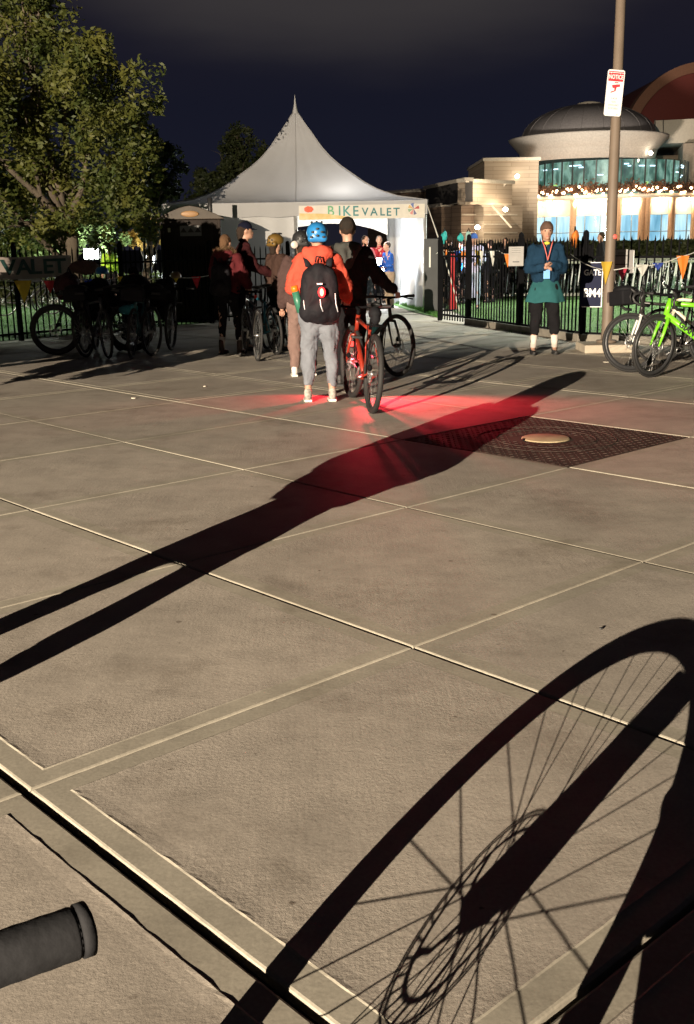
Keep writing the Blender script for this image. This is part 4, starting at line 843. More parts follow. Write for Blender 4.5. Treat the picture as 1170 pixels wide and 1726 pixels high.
    if hat == 'cap':
        o = blob('cap', [('e', hp(0, -.008, .045), (.088 * s, .103 * s, .092 * s))], hatm, root, vox=.012, smooth=2, cut=[(hp(0, 0, .03), V((0, 0, -1)))])
        q = MB(); vs = []; n = 14
        for r_ in (.085, .16):
            for k in range(n + 1): a = PI * (.14 + .72 * k / n); 
            for k in range(n + 1): a = PI * (.14 + .72 * k / n); vs.append(hp(r_ * .82 * math.cos(a), (.02 if r_ < .1 else .0) + r_ * math.sin(a) + .0, .038 - (.0 if r_ < .1 else .018)))
        m_ = n + 1; vs += [v + V((0, 0, -.006)) for v in vs]
        q.add(vs, [(k, k + 1, m_ + k + 1, m_ + k) for k in range(n)] + [(2 * m_ + k, 3 * m_ + k, 3 * m_ + k + 1, 2 * m_ + k + 1) for k in range(n)] + [(m_ + k, m_ + k + 1, 3 * m_ + k + 1, 3 * m_ + k) for k in range(n)], True); q.build('brim', hatm, o)
    if hat == 'helmet':
        o = blob('helmet', [('e', hp(0, -.012, .055), (.108 * s, .140 * s, .105 * s)), ('c', hp(-.06, -.10, .00), .04 * s, hp(.06, -.10, .00), .04 * s)], hatm, root, vox=.012, smooth=2, cut=[(hp(0, 0, -.01), V((0, .28, -1)))])
        vt = MB()
        for x, z, l_ in ((-.045, .06, .02), (.045, .06, .02), (0, .09, .03), (-.06, .012, .016), (.06, .012, .016), (0, .025, .02)):
            dd = -math.sqrt(max(0, 1 - (x / .108) ** 2 - ((z - .055) / .105) ** 2)) * .140 - .012; vt.ell(hp(x, dd if z > .02 else -.138, z), (.019 * s, .010 * s, .012 * s), 8)
        for x in (-.05, 0, .05): vt.ell(hp(x, .03, .055 + .1), (.012, .05, .014), 8)
        vt.build('vent', M_BLACKP, o); vs_ = MB(); vs_.tube([hp(-.085, -.02, .0), hp(-.06, .05, -.09), hp(0, .06, -.105), hp(.06, .05, -.09), hp(.085, -.02, .0)], .005, 5); vs_.build('chin_strap', M_BLACKP, o)
        if helmet_lamp: lt = MB(); lt.ell(hp(-.085, -.14, -.01), (.042, .015, .042), 14); lt.build('round_lamp', mat('pale_lens', (.5, .42, .38), .3), o)
    if hood:
        hd_ = [('c', Z(-.085, -.085, 1.485), .072 * s, Z(.085, -.085, 1.485), .072 * s), ('c', Z(-.10, -.03, 1.50), .058 * s, Z(.10, -.03, 1.50), .058 * s), ('c', Z(-.05, -.10, 1.42), .055 * s, Z(.05, -.10, 1.42), .055 * s), ('c', Z(-.095, -.02, 1.48), .042 * s, Z(-.05, .08, 1.46), .032 * s), ('c', Z(.095, -.02, 1.48), .042 * s, Z(.05, .08, 1.46), .032 * s)]
        if hood == 'long': hd_ = [('c', Z(-.10, -.10, 1.46), .05 * s, Z(.10, -.10, 1.46), .05 * s), ('c', Z(-.07, -.12, 1.42), .05 * s, Z(0, -.12, 1.27), .04 * s), ('c', Z(.07, -.12, 1.42), .05 * s, Z(0, -.12, 1.27), .04 * s), ('c', Z(-.09, -.02, 1.47), .045 * s, Z(.09, -.02, 1.47), .045 * s)]
        blob('hood', hd_, hood_fur if hood_fur and hood == 'long' else (top if not hood_fur else top), root, vox=.013, smooth=4, wob=.008, wscale=16)
    if hoodup: blob('hood', [('c', Z(0, -.03, 1.40), .135 * s, hp(0, -.02, .03), .118 * s), ('c', Z(-.10, -.01, 1.40), .08 * s, Z(.10, -.01, 1.40), .08 * s)], top, root, vox=.013, smooth=4)
    if hood_fur and hood != 'long':
        f_ = MB(); rn = random.Random(4); ring = [Z(.135 * math.cos(a), -.055 + .09 * math.sin(a) * .9, 1.50 + .045 * math.sin(a + 2.6)) for a in [i * 2 * PI / 26 for i in range(26)]]
        vs = []; fs = []
        for i in range(2600):
            c_ = ring[rn.randrange(26)]; d = V((rn.gauss(0, 1), rn.gauss(0, 1), rn.gauss(0, 1))).normalized(); l_ = rn.uniform(.04, .075); w = V((rn.gauss(0, 1), rn.gauss(0, 1), rn.gauss(0, 1))).normalized() * .004
            o_ = len(vs); vs += [c_ - w, c_ + w, c_ + d * l_]; fs.append((o_, o_ + 1, o_ + 2))
        f_.add(vs, fs); f_.build('fur_trim', hood_fur, root)
    if pack:
        w, h, d, zc = pack[1:5]; ofs = -.10 - p - d * .5
        pk = [('c', Z(-w * .25, ofs, zc - h * .30), w * .25 * s, Z(-w * .20, ofs + .01, zc + h * .22), w * .22 * s), ('c', Z(w * .25, ofs, zc - h * .30), w * .25 * s, Z(w * .20, ofs + .01, zc + h * .22), w * .22 * s), ('c', Z(0, ofs - .01, zc - h * .3), w * .30 * s, Z(0, ofs, zc + h * .30), w * .20 * s), ('c', Z(-w * .1, ofs - d * .35, zc - h * .28), w * .22 * s, Z(w * .1, ofs - d * .35, zc - h * .15), w * .20 * s)]
        bp = blob('backpack', pk, pack[0], root, vox=.014, smooth=5, wob=.008, wscale=10)
        st = MB()
        for x in (-1, 1): st.tube([Z(x * .10, ofs + .05, zc + h * .36), Z(x * .125, -.05, 1.47), Z(x * .13, .04 + p, 1.46), Z(x * .14, .11 + p, 1.33), Z(x * .16, .09 + p, 1.12), Z(x * .17, -.06, .98)], .022, 8, flat=(.5, 1.3))
        st.tube([Z(-.03, ofs + .03, zc + h * .42), Z(-.02, ofs + .02, zc + h * .50), Z(.02, ofs + .02, zc + h * .50), Z(.03, ofs + .03, zc + h * .42)], .008, 6)
        st.build('strap', pack[0], bp)
        if len(pack) > 5: pack[5](bp, Z, ofs, d, zc, w, h)
    return root
C_ = cloth
SNEAK = (mat('grey_sneaker', (.30, .28, .25), .7, var=.5, scale=30), 0, mat('white_sole', (.7, .68, .62), .6)); BOOT = (mat('brown_boot', (.04, .02, .013), .6), .10, M_BLACKP); BLK = (mat('black_shoe', (.02, .018, .018), .6), 0, M_BLACKP); WSH = (mat('white_shoe', (.65, .6, .55), .6), 0, MATS['white_sole'])
BLKC = C_('black', (.009, .0085, .010)); nylb = mat('pack_nylon', (.010, .009, .012), .75, spec=.2, bump=.003, bscale=20)
M_REFL = mat('reflective_tape', (.8, .8, .82), .3, emit=(1, 1, 1), es=.15)  # weak emission stands in for light the tape throws back
def orange_pack(bp, Z, ofs, d, zc, w, h):
    q = MB(); yb = ofs - d * .35 - w * .21
    q.ell(Z(.018, yb - .01, zc - .005), (.016, .012, .034), 12); q.build('tail_light', mat('red_beacon', (.5, .02, .02), emit=(1, .10, .05), es=22), bp)
    q = MB(); q.ell(Z(.018, yb + .0, zc - .005), (.036, .010, .048), 14); q.build('light_body', mat('red_beacon_body', (.5, .01, .01), emit=(1, .02, .03), es=2.2), bp)
    q = MB(); q.tube([Z(.0, yb - .004, zc - .07), Z(.005, yb - .012, zc - .13), Z(.025, yb + .005, zc - .19)], .0045, 5); q.tube([Z(.15, yb + .045, zc - .02), Z(.155, yb + .035, zc - .12), Z(.175, yb + .06, zc - .2)], .0045, 5); q.tube([Z(-.16, yb + .07, zc - .08), Z(-.15, yb + .05, zc - .17)], .004, 5); q.build('reflective_piping', M_REFL, bp)
    bl = light('backpack_glow', 'POINT', Z(.018, yb - .05, zc), 1.6, (1, .02, .02), shadow_soft_size=.02); bl.parent = bp
    q = MB(); q.box(Z(0, yb + .015, zc + .075), (.05, .012, .012)); q.build('logo_patch', M_REFL, bp)
    q = MB(); q.tube([Z(-.19, ofs, zc - .20), Z(-.235, ofs, zc + .0)], .035, 12); q.build('bottle', mat('green_bottle', (.03, .14, .09), .4), bp)
    q = MB(); q.tube([Z(-.235, ofs, zc + .0), Z(-.248, ofs, zc + .055)], .033, 12); q.build('bottle_cap', mat('orange_cap', (.85, .16, .01), .4), bp)
ORG = C_('orange', (.46, .068, .042))
o_loc = G(541, 676); 
person('person in an orange hoodie and blue helmet with a red light on a black backpack', o_loc, .06, 1.635, top=ORG, puff=.028, top_hem=.90, pants=C_('grey', (.155, .165, .19)), pant_r=.012, cuff=.20, shoes=SNEAK, hair=C_('hair_brown', (.06, .035, .02)), hat='helmet', hatm=mat('blue_helmet', (.02, .17, .42), .35), hood='h', pack=(nylb, .42, .66, .20, 1.12, orange_pack),
       arms=((( -.27, .05, 1.14), (-.17, .22, 1.10)), ((.28, .06, 1.14), (.30, .26, 1.02))), feet=((-.13, .0), (.12, .0)), hipw=1.12)
person('person in mauve jacket and trousers wearing a black helmet with a round pale lamp', G(513, 634), .1, 1.59, top=C_('mauve', (.06, .036, .033)), puff=.03, top_hem=.86, pants=C_('pale_mauve', (.17, .11, .095)), pant_r=.015, cuff=.15, shoes=WSH, hair=C_('hair_dark', (.03, .02, .015)), hat='helmet', hatm=M_BLACKP, helmet_lamp=True, feet=((-.12, .02), (.12, .08)), hair_len=.10)
person('tall person in a black hooded jacket and black beanie reaching down to a handlebar', G(590, 650), .05, 1.72, top=C_('charcoal', (.014, .0145, .015)), puff=.025, top_hem=.84, pants=BLKC, pant_r=.01, shoes=BLK, hat='beanie', hatm=C_('beanie', (.022, .018, .015)), hair=C_('hair_dark', (.03, .02, .015)), hood='long', hood_fur=C_('grey_panel', (.05, .05, .046)), arms=(((-.25, .0, 1.15), (-.25, .15, .92)), ((.33, .08, 1.12), (.50, .26, 1.00))))
person('person in a maroon jacket with a fur trimmed hood, black backpack and brown boots', G(388, 597), -.35, 1.62, top=C_('maroon', (.085, .014, .017)), puff=.035, top_hem=.86, pants=BLKC, cuff=.24, shoes=BOOT, hair=C_('hair_light', (.10, .055, .03)), hair_len=.05, hood='h', hood_fur=C_('fur', (.15, .09, .05)), pack=(nylb, .34, .56, .18, 1.13), arms=(((-.24, .06, 1.15), (-.18, .24, 1.05)), ((.25, .05, 1.15), (.24, .22, 1.0))), socks=C_('sock_white', (.6, .55, .5)), feet=((-.13, 0), (.16, .02)))
person('person in a dark maroon jacket and navy cap looking down at a bicycle', G(412, 590), -1.35, 1.80, top=C_('dark_maroon', (.028, .006, .007)), puff=.02, pants=BLKC, shoes=BLK, hair=C_('hair_dark', (.03, .02, .015)), hair_len=.09, hat='cap', hatm=C_('navy', (.005, .006, .016)), lean=.10, arms=(((-.24, .12, 1.15), (-.20, .38, 1.06)), ((.25, .12, 1.15), (.20, .38, 1.04))))
person('person in a dark jacket and mustard helmet waiting behind the black bicycle', G(470, 590), -1.0, 1.60, top=C_('dark_brown', (.05, .028, .022)), puff=.025, pants=BLKC, shoes=BLK, hair=C_('hair_dark', (.03, .02, .015)), hair_len=.12, hat='helmet', hatm=mat('mustard', (.13, .075, .015), .5), head_turn=.3)
# the volunteer by the fence
wl = G(916, 596)
wp = person('smiling volunteer in a dark teal jacket, turquoise skirt and black leggings with hands clasped', wl, PI - .05, 1.70, top=C_('teal_blue', (.009, .030, .060)), puff=.024, top_hem=.93, pants=BLKC, pant_r=.016, cuff=.30, shoes=BLK, hair=C_('hair_brown', (.06, .035, .02)), hair_len=.14, hat='beanie', hatm=C_('brown_beanie', (.10, .06, .045)), skirt=C_('turquoise', (.022, .092, .100)), arms=(((-.235, .03, 1.14), (-.055, .20, 1.20)), ((.235, .03, 1.14), (.06, .20, 1.16))), socks=C_('sock_white', (.6, .55, .5)), feet=((-.15, .0), (.15, .04)))
q = MB(); q.tube([(-.07, .10, 1.47), (-.04, .155, 1.38), (0, .175, 1.22)], .007, 5); q.tube([(.07, .10, 1.47), (.04, .155, 1.38), (0, .175, 1.22)], .007, 5); q.build('lanyard', mat('pink_ribbon', (.65, .15, .12), .6), wp)
q = MB(); q.box((.01, .185, 1.06), (.085, .008, .15)); q.build('badge', mat('sky_blue_card', (.16, .40, .75), .5), wp, bevel=.004)
q = MB(); q.ell((0, .055, 1.435), (.042, .035, .022), 12); q.build('yellow_collar', C_('yellow', (.70, .62, .08)), wp)
# people inside the marquee
TG = 'people inside the marquee'
TEE = ((( -.24, .05, 1.13), (-.12, .24, 1.08)), ((.24, .05, 1.13), (.12, .24, 1.08)))
person('person in a pink top with dark hair standing in the marquee beside the tall one', P(617, 500, 24.9) * 1 - V((0, 0, P(617, 500, 24.9).z)), PI + .5, 1.66, top=C_('pink', (.62, .22, .26)), pants=C_('slate', (.10, .12, .14)), shoes=BLK, hair=C_('hair_dark', (.03, .02, .015)), hair_len=.1, arms=TEE, group=TG)
person('person in a dark red shirt inside the marquee behind the glaring lamp', V((P(640, 500, 28).x, 28, 0)), PI, 1.68, top=C_('dark_red', (.25, .018, .025)), pants=BLKC, shoes=BLK, hair=C_('hair_grey', (.2, .17, .15)), group=TG)
person('person in a royal blue jacket and khaki trousers beside the marquee curtain', V((P(657, 500, 25.6).x, 25.6, 0)), PI / 2 + .5, 1.52, top=C_('royal_blue', (.018, .075, .30)), pants=C_('khaki', (.26, .20, .14)), pant_r=.02, shoes=BLK, hair=C_('hair_dark', (.03, .02, .015)), arms=TEE, group=TG, lean=.1)
# people beyond the gate and the right fence
FG = 'people beyond the picket fences'
person('person in a pale lavender jacket and blue cap behind the gate', V((P(798, 500, 24.5).x, 24.5, 0)), PI - .3, 1.66, top=C_('lavender', (.55, .55, .80)), puff=.02, pants=C_('pale_blue', (.35, .42, .55)), shoes=BLK, hat='cap', hatm=C_('blue_cap', (.05, .12, .4)), hair=C_('hair_dark', (.03, .02, .015)), arms=TEE, group=FG)
person('person in a bright blue jacket behind the orange pennant on the gate', V((P(777, 500, 26.5).x, 26.5, 0)), .8, 1.55, top=C_('bright_blue', (.03, .22, .65)), pants=BLKC, shoes=BLK, hair=C_('hair_dark', (.03, .02, .015)), group=FG)
dp = person('person in a black coat right beside the gate post', V((P(757, 500, 25).x, 25, 0)), .2, 1.62, top=BLKC, puff=.03, pants=BLKC, shoes=BLK, hair=C_('hair_dark', (.03, .02, .015)), group=FG)
for i, (px, D, rz, lb) in enumerate(((826, 27, .5, 'person in a dark coat seen through the pickets left of the volunteer'), (850, 29, 2.6, 'person in a dark coat turned towards the viewer beyond the pinned notice'), (983, 30, -.6, 'person in a dark coat on the lawn above the navy gate sign'), (1010, 28, 1.4, 'person in a dark coat on the lawn just beyond the lamp pole'))):
    c = copy_tree(dp); x_ = P(px, 500, D).x; c.location = (x_, D, 0); c.rotation_euler = (0, 0, rz); c['label'] = lb.replace('left of', 'beside'); c.scale = (1, 1, .94 + .03 * i)
person('person in a hi-vis yellow green vest and dark cap beyond the shaded bicycles', V((P(190, 500, 30).x, 30, 0)), PI, 1.62, top=mat('hi_vis', (.45, .75, .05), .7, emit=(.5, 1, .1), es=.05), pants=BLKC, shoes=BLK, hat='cap', hatm=BLKC, hair=C_('hair_dark', (.03, .02, .015)), group=FG)  # faint emission put into the vest cloth, which is no lamp
person('person in dark clothes and black beanie crouched behind the shaded bicycles', V((P(228, 500, 16.6).x, 16.6, 0)), PI, 1.7, top=BLKC, puff=.03, pants=BLKC, shoes=BLK, hat='beanie', hatm=BLKC, crouch=.52, arms=(((-.26, .15, 1.15), (-.10, .35, 1.1)), ((.26, .15, 1.15), (.10, .35, 1.1))), hair=C_('hair_dark', (.03, .02, .015)))
# two people just outside the view, known by the shadows they throw on the paving
person('person in dark clothes whose long shadow crosses the paving', (-2.62, 1.05, 0), -.45, 1.74, top=C_('olive', (.05, .05, .03)), puff=.03, top_hem=.95, pants=BLKC, pant_r=-.01, shoes=BLK, hair=C_('hair_dark', (.03, .02, .015)), hoodup=True, pack=(nylb, .34, .5, .2, 1.14), feet=((-.25, 0), (.25, .02)), arms=(((-.27, .03, 1.13), (-.16, .22, .98)), ((.27, .03, 1.13), (.16, .22, .98))))
ph = person('person holding up a phone beside the near bicycle', (.30, -.34, 0), .55, 1.66, top=C_('olive', (.05, .05, .03)), puff=.05, top_hem=.20, pants=BLKC, pant_r=.075, shoes=BLK, hair=C_('hair_dark', (.03, .02, .015)), arms=(((-.24, .12, 1.16), (-.17, .30, 1.33)), ((.22, .14, 1.16), (-.02, .32, 1.33))), feet=((-.09, .0), (.09, .05)))
q = MB(); q.box((0, -.05, 1.44), (.075, .010, .15)); tag(q.build('mobile_phone', M_BLACKP, bevel=.004), 'black mobile phone held up by the person beside the near bicycle', 'phone'); 

# ------------------------------------------------------------------ the large building beyond the lawn
def lit_mat(name, cols, strength, scale=3, stretch=(1, 1, 1), detail=2):
    m = bpy.data.materials.new(name); m.use_nodes = True; t = m.node_tree; n = t.nodes; l = t.links; b = n['Principled BSDF']; b.inputs['Base Color'].default_value = (.05, .06, .07, 1); b.inputs['Roughness'].default_value = .3
    c = n.new('ShaderNodeTexCoord'); q = n.new('ShaderNodeMapping'); q.inputs['Scale'].default_value = stretch; l.new(c.outputs['Object'], q.inputs[0])
    z = n.new('ShaderNodeTexNoise'); z.inputs['Scale'].default_value = scale; z.inputs['Detail'].default_value = detail; l.new(q.outputs[0], z.inputs[0])
    r = n.new('ShaderNodeValToRGB'); l.new(z.outputs[0], r.inputs[0]); k = len(cols); r.color_ramp.elements[0].position = .3; r.color_ramp.elements[0].color = (*cols[0], 1); r.color_ramp.elements[1].position = .7; r.color_ramp.elements[1].color = (*cols[-1], 1)
    for i in range(1, k - 1): e_ = r.color_ramp.elements.new(.3 + .4 * i / (k - 1)); e_.color = (*cols[i], 1)
    l.new(r.outputs[0], b.inputs['Emission Color']); b.inputs['Emission Strength'].default_value = strength; return m
def glass_mat():
    m = bpy.data.materials.new('window_glass'); m.use_nodes = True; t = m.node_tree; n = t.nodes; l = t.links; n.clear()
    o = n.new('ShaderNodeOutputMaterial'); a = n.new('ShaderNodeBsdfTransparent'); a.inputs[0].default_value = (.85, .95, .95, 1); g = n.new('ShaderNodeBsdfGlossy'); g.inputs['Roughness'].default_value = .05; x = n.new('ShaderNodeMixShader'); x.inputs[0].default_value = .08
    l.new(a.outputs[0], x.inputs[1]); l.new(g.outputs[0], x.inputs[2]); l.new(x.outputs[0], o.inputs[0]); return m
def brick_mat(name, c1, c2, band=None):
    m = bpy.data.materials.new(name); m.use_nodes = True; t = m.node_tree; n = t.nodes; l = t.links; b = n['Principled BSDF']; b.inputs['Roughness'].default_value = .85
    c = n.new('ShaderNodeTexCoord'); q = n.new('ShaderNodeMapping'); q.inputs['Rotation'].default_value = (PI / 2, 0, 0); l.new(c.outputs['Object'], q.inputs[0])
    k = n.new('ShaderNodeTexBrick'); k.inputs['Color1'].default_value = (*c1, 1); k.inputs['Color2'].default_value = (*c2, 1); k.inputs['Mortar'].default_value = (*[x * .6 for x in c1], 1); k.inputs['Scale'].default_value = 1; k.inputs['Brick Width'].default_value = 2.6; k.inputs['Row Height'].default_value = .26; k.inputs['Mortar Size'].default_value = .012
    l.new(q.outputs[0], k.inputs[0]); l.new(k.outputs[0], b.inputs['Base Color']); return m
M_BRK = brick_mat('brown_brick', (.20, .14, .10), (.26, .19, .14)); M_BRK2 = brick_mat('tan_brick', (.40, .32, .24), (.46, .38, .29)); M_STUC = mat('cream_stucco', (.55, .49, .40), .85, var=.06); M_CAP = mat('pale_coping', (.6, .55, .46), .7)
M_DOME = mat('dark_dome', (.15, .14, .14), .6, .1, var=.15); M_GLS = glass_mat(); M_MUL = mat('dark_mullion', (.03, .035, .035), .5)
BLD = empty('arena_building', P(960, 412, 84) * 1 - V((0, 0, P(960, 412, 84).z)), 0, 'large round fronted building with a dark dome, glazed storeys and a string lit balcony', 'building')
BO = BLD.location
def bpart(name, mb, m, par=None, bevel=0):
    mb.v = [v - BO for v in mb.v]; return mb.build(name, m, par or BLD, bevel)
def zy(x, y, D): return P(x, y, D).z
def blk(name, xa, Da, xb, Db, yt, depth, m, z0=0, yb=None, cap=True):
    a = P(xa, 400, Da); b = P(xb, 400, Db); a.z = b.z = 0; d = (b - a).normalized(); n_ = V((-d.y, d.x, 0)); zt = zy((xa + xb) / 2, yt, (Da + Db) / 2); zb = z0 if yb is None else zy((xa + xb) / 2, yb, (Da + Db) / 2)
    q = MB(); pts = [a, b, b + n_ * depth, a + n_ * depth]; q.add([V((p.x, p.y, z)) for z in (zb, zt) for p in pts], [(3, 2, 1, 0), (4, 5, 6, 7), (0, 1, 5, 4), (1, 2, 6, 5), (2, 3, 7, 6), (3, 0, 4, 7)]); w = bpart(name, q, m)
    if cap:
        c = MB(); e_ = .12; pts = [a - d * e_ - n_ * e_, b + d * e_ - n_ * e_, b + d * e_ + n_ * depth, a - d * e_ + n_ * depth]; c.add([V((p.x, p.y, z)) for z in (zt + .004, zt + .22) for p in pts], [(3, 2, 1, 0), (4, 5, 6, 7), (0, 1, 5, 4), (1, 2, 6, 5), (2, 3, 7, 6), (3, 0, 4, 7)]); c.v = [v - BO for v in c.v]; c.build('coping', M_CAP, w)
    return a, b, zt
blk('wall', 620, 86, 716, 82, 326, 10, M_BRK)
blk('wall', 717, 76, 783, 67, 313, .5, mat('dark_cladding', (.045, .042, .042), .8), yb=345)
blk('wall', 783.5, 67, 862, 70, 309, .6, M_BRK2, yb=345)
blk('wall', 719, 75, 744, 72, 350, .8, M_BRK); blk('wall', 746, 74, 776, 71, 346, .6, mat('grey_door', (.10, .09, .08), .7), cap=False); blk('wall', 777, 70.5, 814, 71.5, 346, 1, M_BRK, cap=False)
blk('wall', 814.5, 70.3, 880, 72, 346, 1, M_BRK2, cap=False); blk('wall', 815, 80, 905, 80, 271, 10, M_BRK2)
q = MB()
for y in (362, 378, 392):
    a, b = P(816, y, 70.1), P(872, y, 71.6); q.bar(a, b, .06, .06)
for y in (362, 378, 392): q.bar(P(778, y, 70.3), P(812, y, 71.2), .05, .05)
bpart('wall_band', q, M_CAP)
q = MB(); q.bar(P(812, 347, 69.5), P(852, 308, 69.5), .16, .2); q.bar(P(826, 343, 69.8), P(862, 384, 69.8), .08, .1); bpart('stair_rail', q, M_CAP)
# rotunda
RC = P(1030, 400, 92); RC.z = 0
def cyl(name, c, prof, m, n=72, par=None, a0=0, a1=2 * PI): q = MB(); q.lathe(prof, n, (c.x, c.y, 0), a0=a0, a1=a1); return bpart(name, q, m, par)
zb0 = zy(1000, 334, 82.2); zg = zy(1000, 363, 83.4)
cyl('fascia_wall', RC, [(8.6, zg), (8.6, zb0 + .1)], M_STUC)
lowg = lit_mat('lit_lower_hall', [(.10, .28, .42), (.30, .55, .72), (.62, .78, .82), (.25, .50, .68)], 1.5, 1.1, (1, 1, .18), 3)
cyl('lit_hall', RC, [(8.1, .0), (8.1, zg)], lowg); cyl('glazing', RC, [(8.5, 1.0), (8.5, zg)], M_GLS); cyl('base_wall', RC, [(8.55, 0), (8.55, 1.0), (8.3, 1.0)], M_STUC)
q = MB(); n_ = 46
for i in range(n_): a = 2 * PI * i / n_; q.box((RC.x + 8.52 * math.cos(a), RC.y + 8.52 * math.sin(a), zg / 2 + .5), (.07, .07, zg - 1), a)
q.lathe([(8.50, zg * .62), (8.56, zg * .62), (8.56, zg * .62 + .06), (8.50, zg * .62 + .06)], 72, (RC.x, RC.y, 0)); bpart('mullion', q, M_MUL if False else mat('pale_mullion', (.25, .32, .36), .5))
cyl('balcony', RC, [(8.5, zb0), (9.75, zb0), (9.75, zb0 + .28), (6.4, zb0 + .28)], M_CAP)
for i, x in enumerate((881, 965, 1040, 1080, 1089, 1130, 1168)):
    X = P(x, 400, 84).x; X2 = X * 83.5 / 84; dx = X2 - RC.x
    if abs(dx) > 9.1: dx = -9.1
    Y = RC.y - math.sqrt(9.2 ** 2 - dx * dx); X2 = P(x, 400, Y).x; q = MB(); q.lathe([(.30, 0), (.30, .3), (.24, .35), (.24, zb0 - .3), (.28, zb0 - .25), (.28, zb0)], 16, (X2, Y, 0)); bpart('column', q, mat('peach_column', (.60, .36, .20), .7))
UC = P(1020, 400, 90); UC.z = 0; zu0 = zb0 + .28; zu1 = zy(1020, 268, 84)
upg = lit_mat('lit_upper_hall', [(.008, .030, .022), (.04, .11, .08), (.20, .33, .27), (.06, .15, .08)], 1.3, 1.6, (1, 1, .5), 5)
cyl('lit_gallery', UC, [(5.6, zu0), (5.6, zu1)], upg); cyl('upper_glazing', UC, [(6.15, zu0), (6.15, zu1)], M_GLS)
q = MB()
for i in range(42): a = 2 * PI * i / 42; q.box((UC.x + 6.2 * math.cos(a), UC.y + 6.2 * math.sin(a), (zu0 + zu1) / 2), (.09, .09, zu1 - zu0), a)
bpart('upper_mullion', q, M_MUL)
rn = random.Random(11); q = MB()
for i in range(26): a = PI + PI * rn.random(); q.box((UC.x + 5.85 * math.cos(a), UC.y + 5.85 * math.sin(a), zu1 - rn.choice((.35, .5, .9, 1.1))), (.08, rn.uniform(.2, .55), .08), a)
bpart('ceiling_lamp', q, emat('cool_lamp', (.65, .85, 1), 3.2))
q = MB()
for i in range(14): a = PI + PI * rn.random(); q.box((UC.x + 5.85 * math.cos(a), UC.y + 5.85 * math.sin(a), zu0 + rn.uniform(.3, .9)), (.08, rn.uniform(.2, .6), .10), a)
bpart('gallery_lamp', q, emat('lime_lamp', (.6, .9, .25), 1.2))
OC = P(985, 400, 88); OC.z = 0; zt_ = zy(985, 221, 82.2); zm = zy(985, 246, 82.5); zl = zy(985, 266, 83)
cyl('cornice', OC, [(5.0, zl), (5.15, zl), (5.3, zm - .05), (5.35, zm), (6.15, zt_ - .12), (6.15, zt_), (4.9, zt_ + .05)], mat('cornice_render', (.42, .39, .35), .8)); 
zd = zy(985, 176, 88); zt2 = zt_ - .1; prof = [(5.2 * math.cos(t * PI / 20), zt2 + (zd - zt2) * math.sin(t * PI / 20)) for t in range(11)]; cyl('dome', OC, prof, M_DOME)
q = MB()
for i in range(20): a = 2 * PI * i / 20; q.tube([V((OC.x + r_ * 1.004 * math.cos(a), OC.y + r_ * 1.004 * math.sin(a), z - .01)) for r_, z in prof[:-1]], .03, 4)
bpart('dome_rib', q, M_DOME); cyl('dome_cap', OC, [(.9, zd - .12), (.9, zd + .08), (.3, zd + .2), (.001, zd + .22)], M_CAP, 24)
blk('wall', 1093, 92, 1230, 90, 200, 12, M_STUC, yb=240, cap=False); blk('wall', 1143, 89, 1240, 88, 240, 10, mat('tan_wall', (.36, .29, .23), .85), cap=False); blk('wall', 1075, 95, 1160, 94, 262, 6, M_BRK, yb=320, cap=False)
q = MB()
for x in (1104, 1118, 1133, 1148, 1163): q.bar(P(x, 201, 91.6), P(x, 239, 91.6), .05, .05)
bpart('panel_seam', q, M_MUL)
AC = P(1178, 246, 100); R_ = 6.9; q = MB(); pts = [(R_ * math.cos(t * PI / 40), R_ * math.sin(t * PI / 40)) for t in range(41)]; q.prism(pts, -14, 0, Matrix.Translation(AC) @ Matrix.Rotation(PI / 2, 4, 'X')); bpart('arched_roof', q, mat('dark_red_roof', (.13, .018, .012), .7))
q = MB(); vs = []
for t in range(41):
    c_, s_ = math.cos(t * PI / 40), math.sin(t * PI / 40)
    for r_, y in ((R_ - .75, -.05), (R_ - .75, -.5), (R_ + .1, -.5), (R_ + .1, 1)): vs.append(AC + V((r_ * c_, y, r_ * s_)))
q.add(vs, [(i * 4 + j, i * 4 + j + 1, (i + 1) * 4 + j + 1, (i + 1) * 4 + j) for i in range(40) for j in range(3)]); bpart('arch_rim', q, mat('brown_rim', (.20, .09, .05), .7))
light('arch_light', 'POINT', AC + V((-4.5, -4, 1.0)), 22, (1, .6, .4), shadow_soft_size=.5)
# wall lamps and downlights that are lit in the photograph
for i, (x, y, D, e_) in enumerate(((815, 313, 68.6, 160), (872, 297, 79.4, 180), (833, 341, 70.0, 90), (852, 353, 70.4, 90), (805, 383, 70.0, 150), (1097, 258, 84, 40))):
    p_ = P(x, y, D); q = MB(); q.ell(p_, (.16, .12, .14), 10); bpart('wall_lamp', q, emat('warm_lamp', (1, .86, .66), 30)); light('wall_light', 'POINT', p_ + V((0, -1.7, -.4)), e_ * .9, (1, .80, .56), shadow_soft_size=.15)
for i in range(13):
    a = PI * 1.03 + PI * .9 * i / 12; p_ = V((RC.x + 9.3 * math.cos(a), RC.y + 9.3 * math.sin(a), zb0 - .12)); q = MB(); q.ell(p_, (.10, .10, .08), 8); bpart('downlight', q, emat('warm_lamp2', (1, .88, .7), 22)); light('balcony_light', 'POINT', p_ - V((0, 0, .25)), 150, (1, .84, .62), shadow_soft_size=.12)
light('fill_rotunda', 'SPOT', P(960, 380, 60) + V((0, 0, 0)), 34000, (1, .88, .74), spot_size=math.radians(34), spot_blend=.8, shadow_soft_size=1.0); aim(bpy.data.objects['fill_rotunda'], P(1010, 235, 88)); bpy.data.objects['fill_rotunda'].name = 'facade_light'  # fill spot in mid-air, added to brighten the rotunda
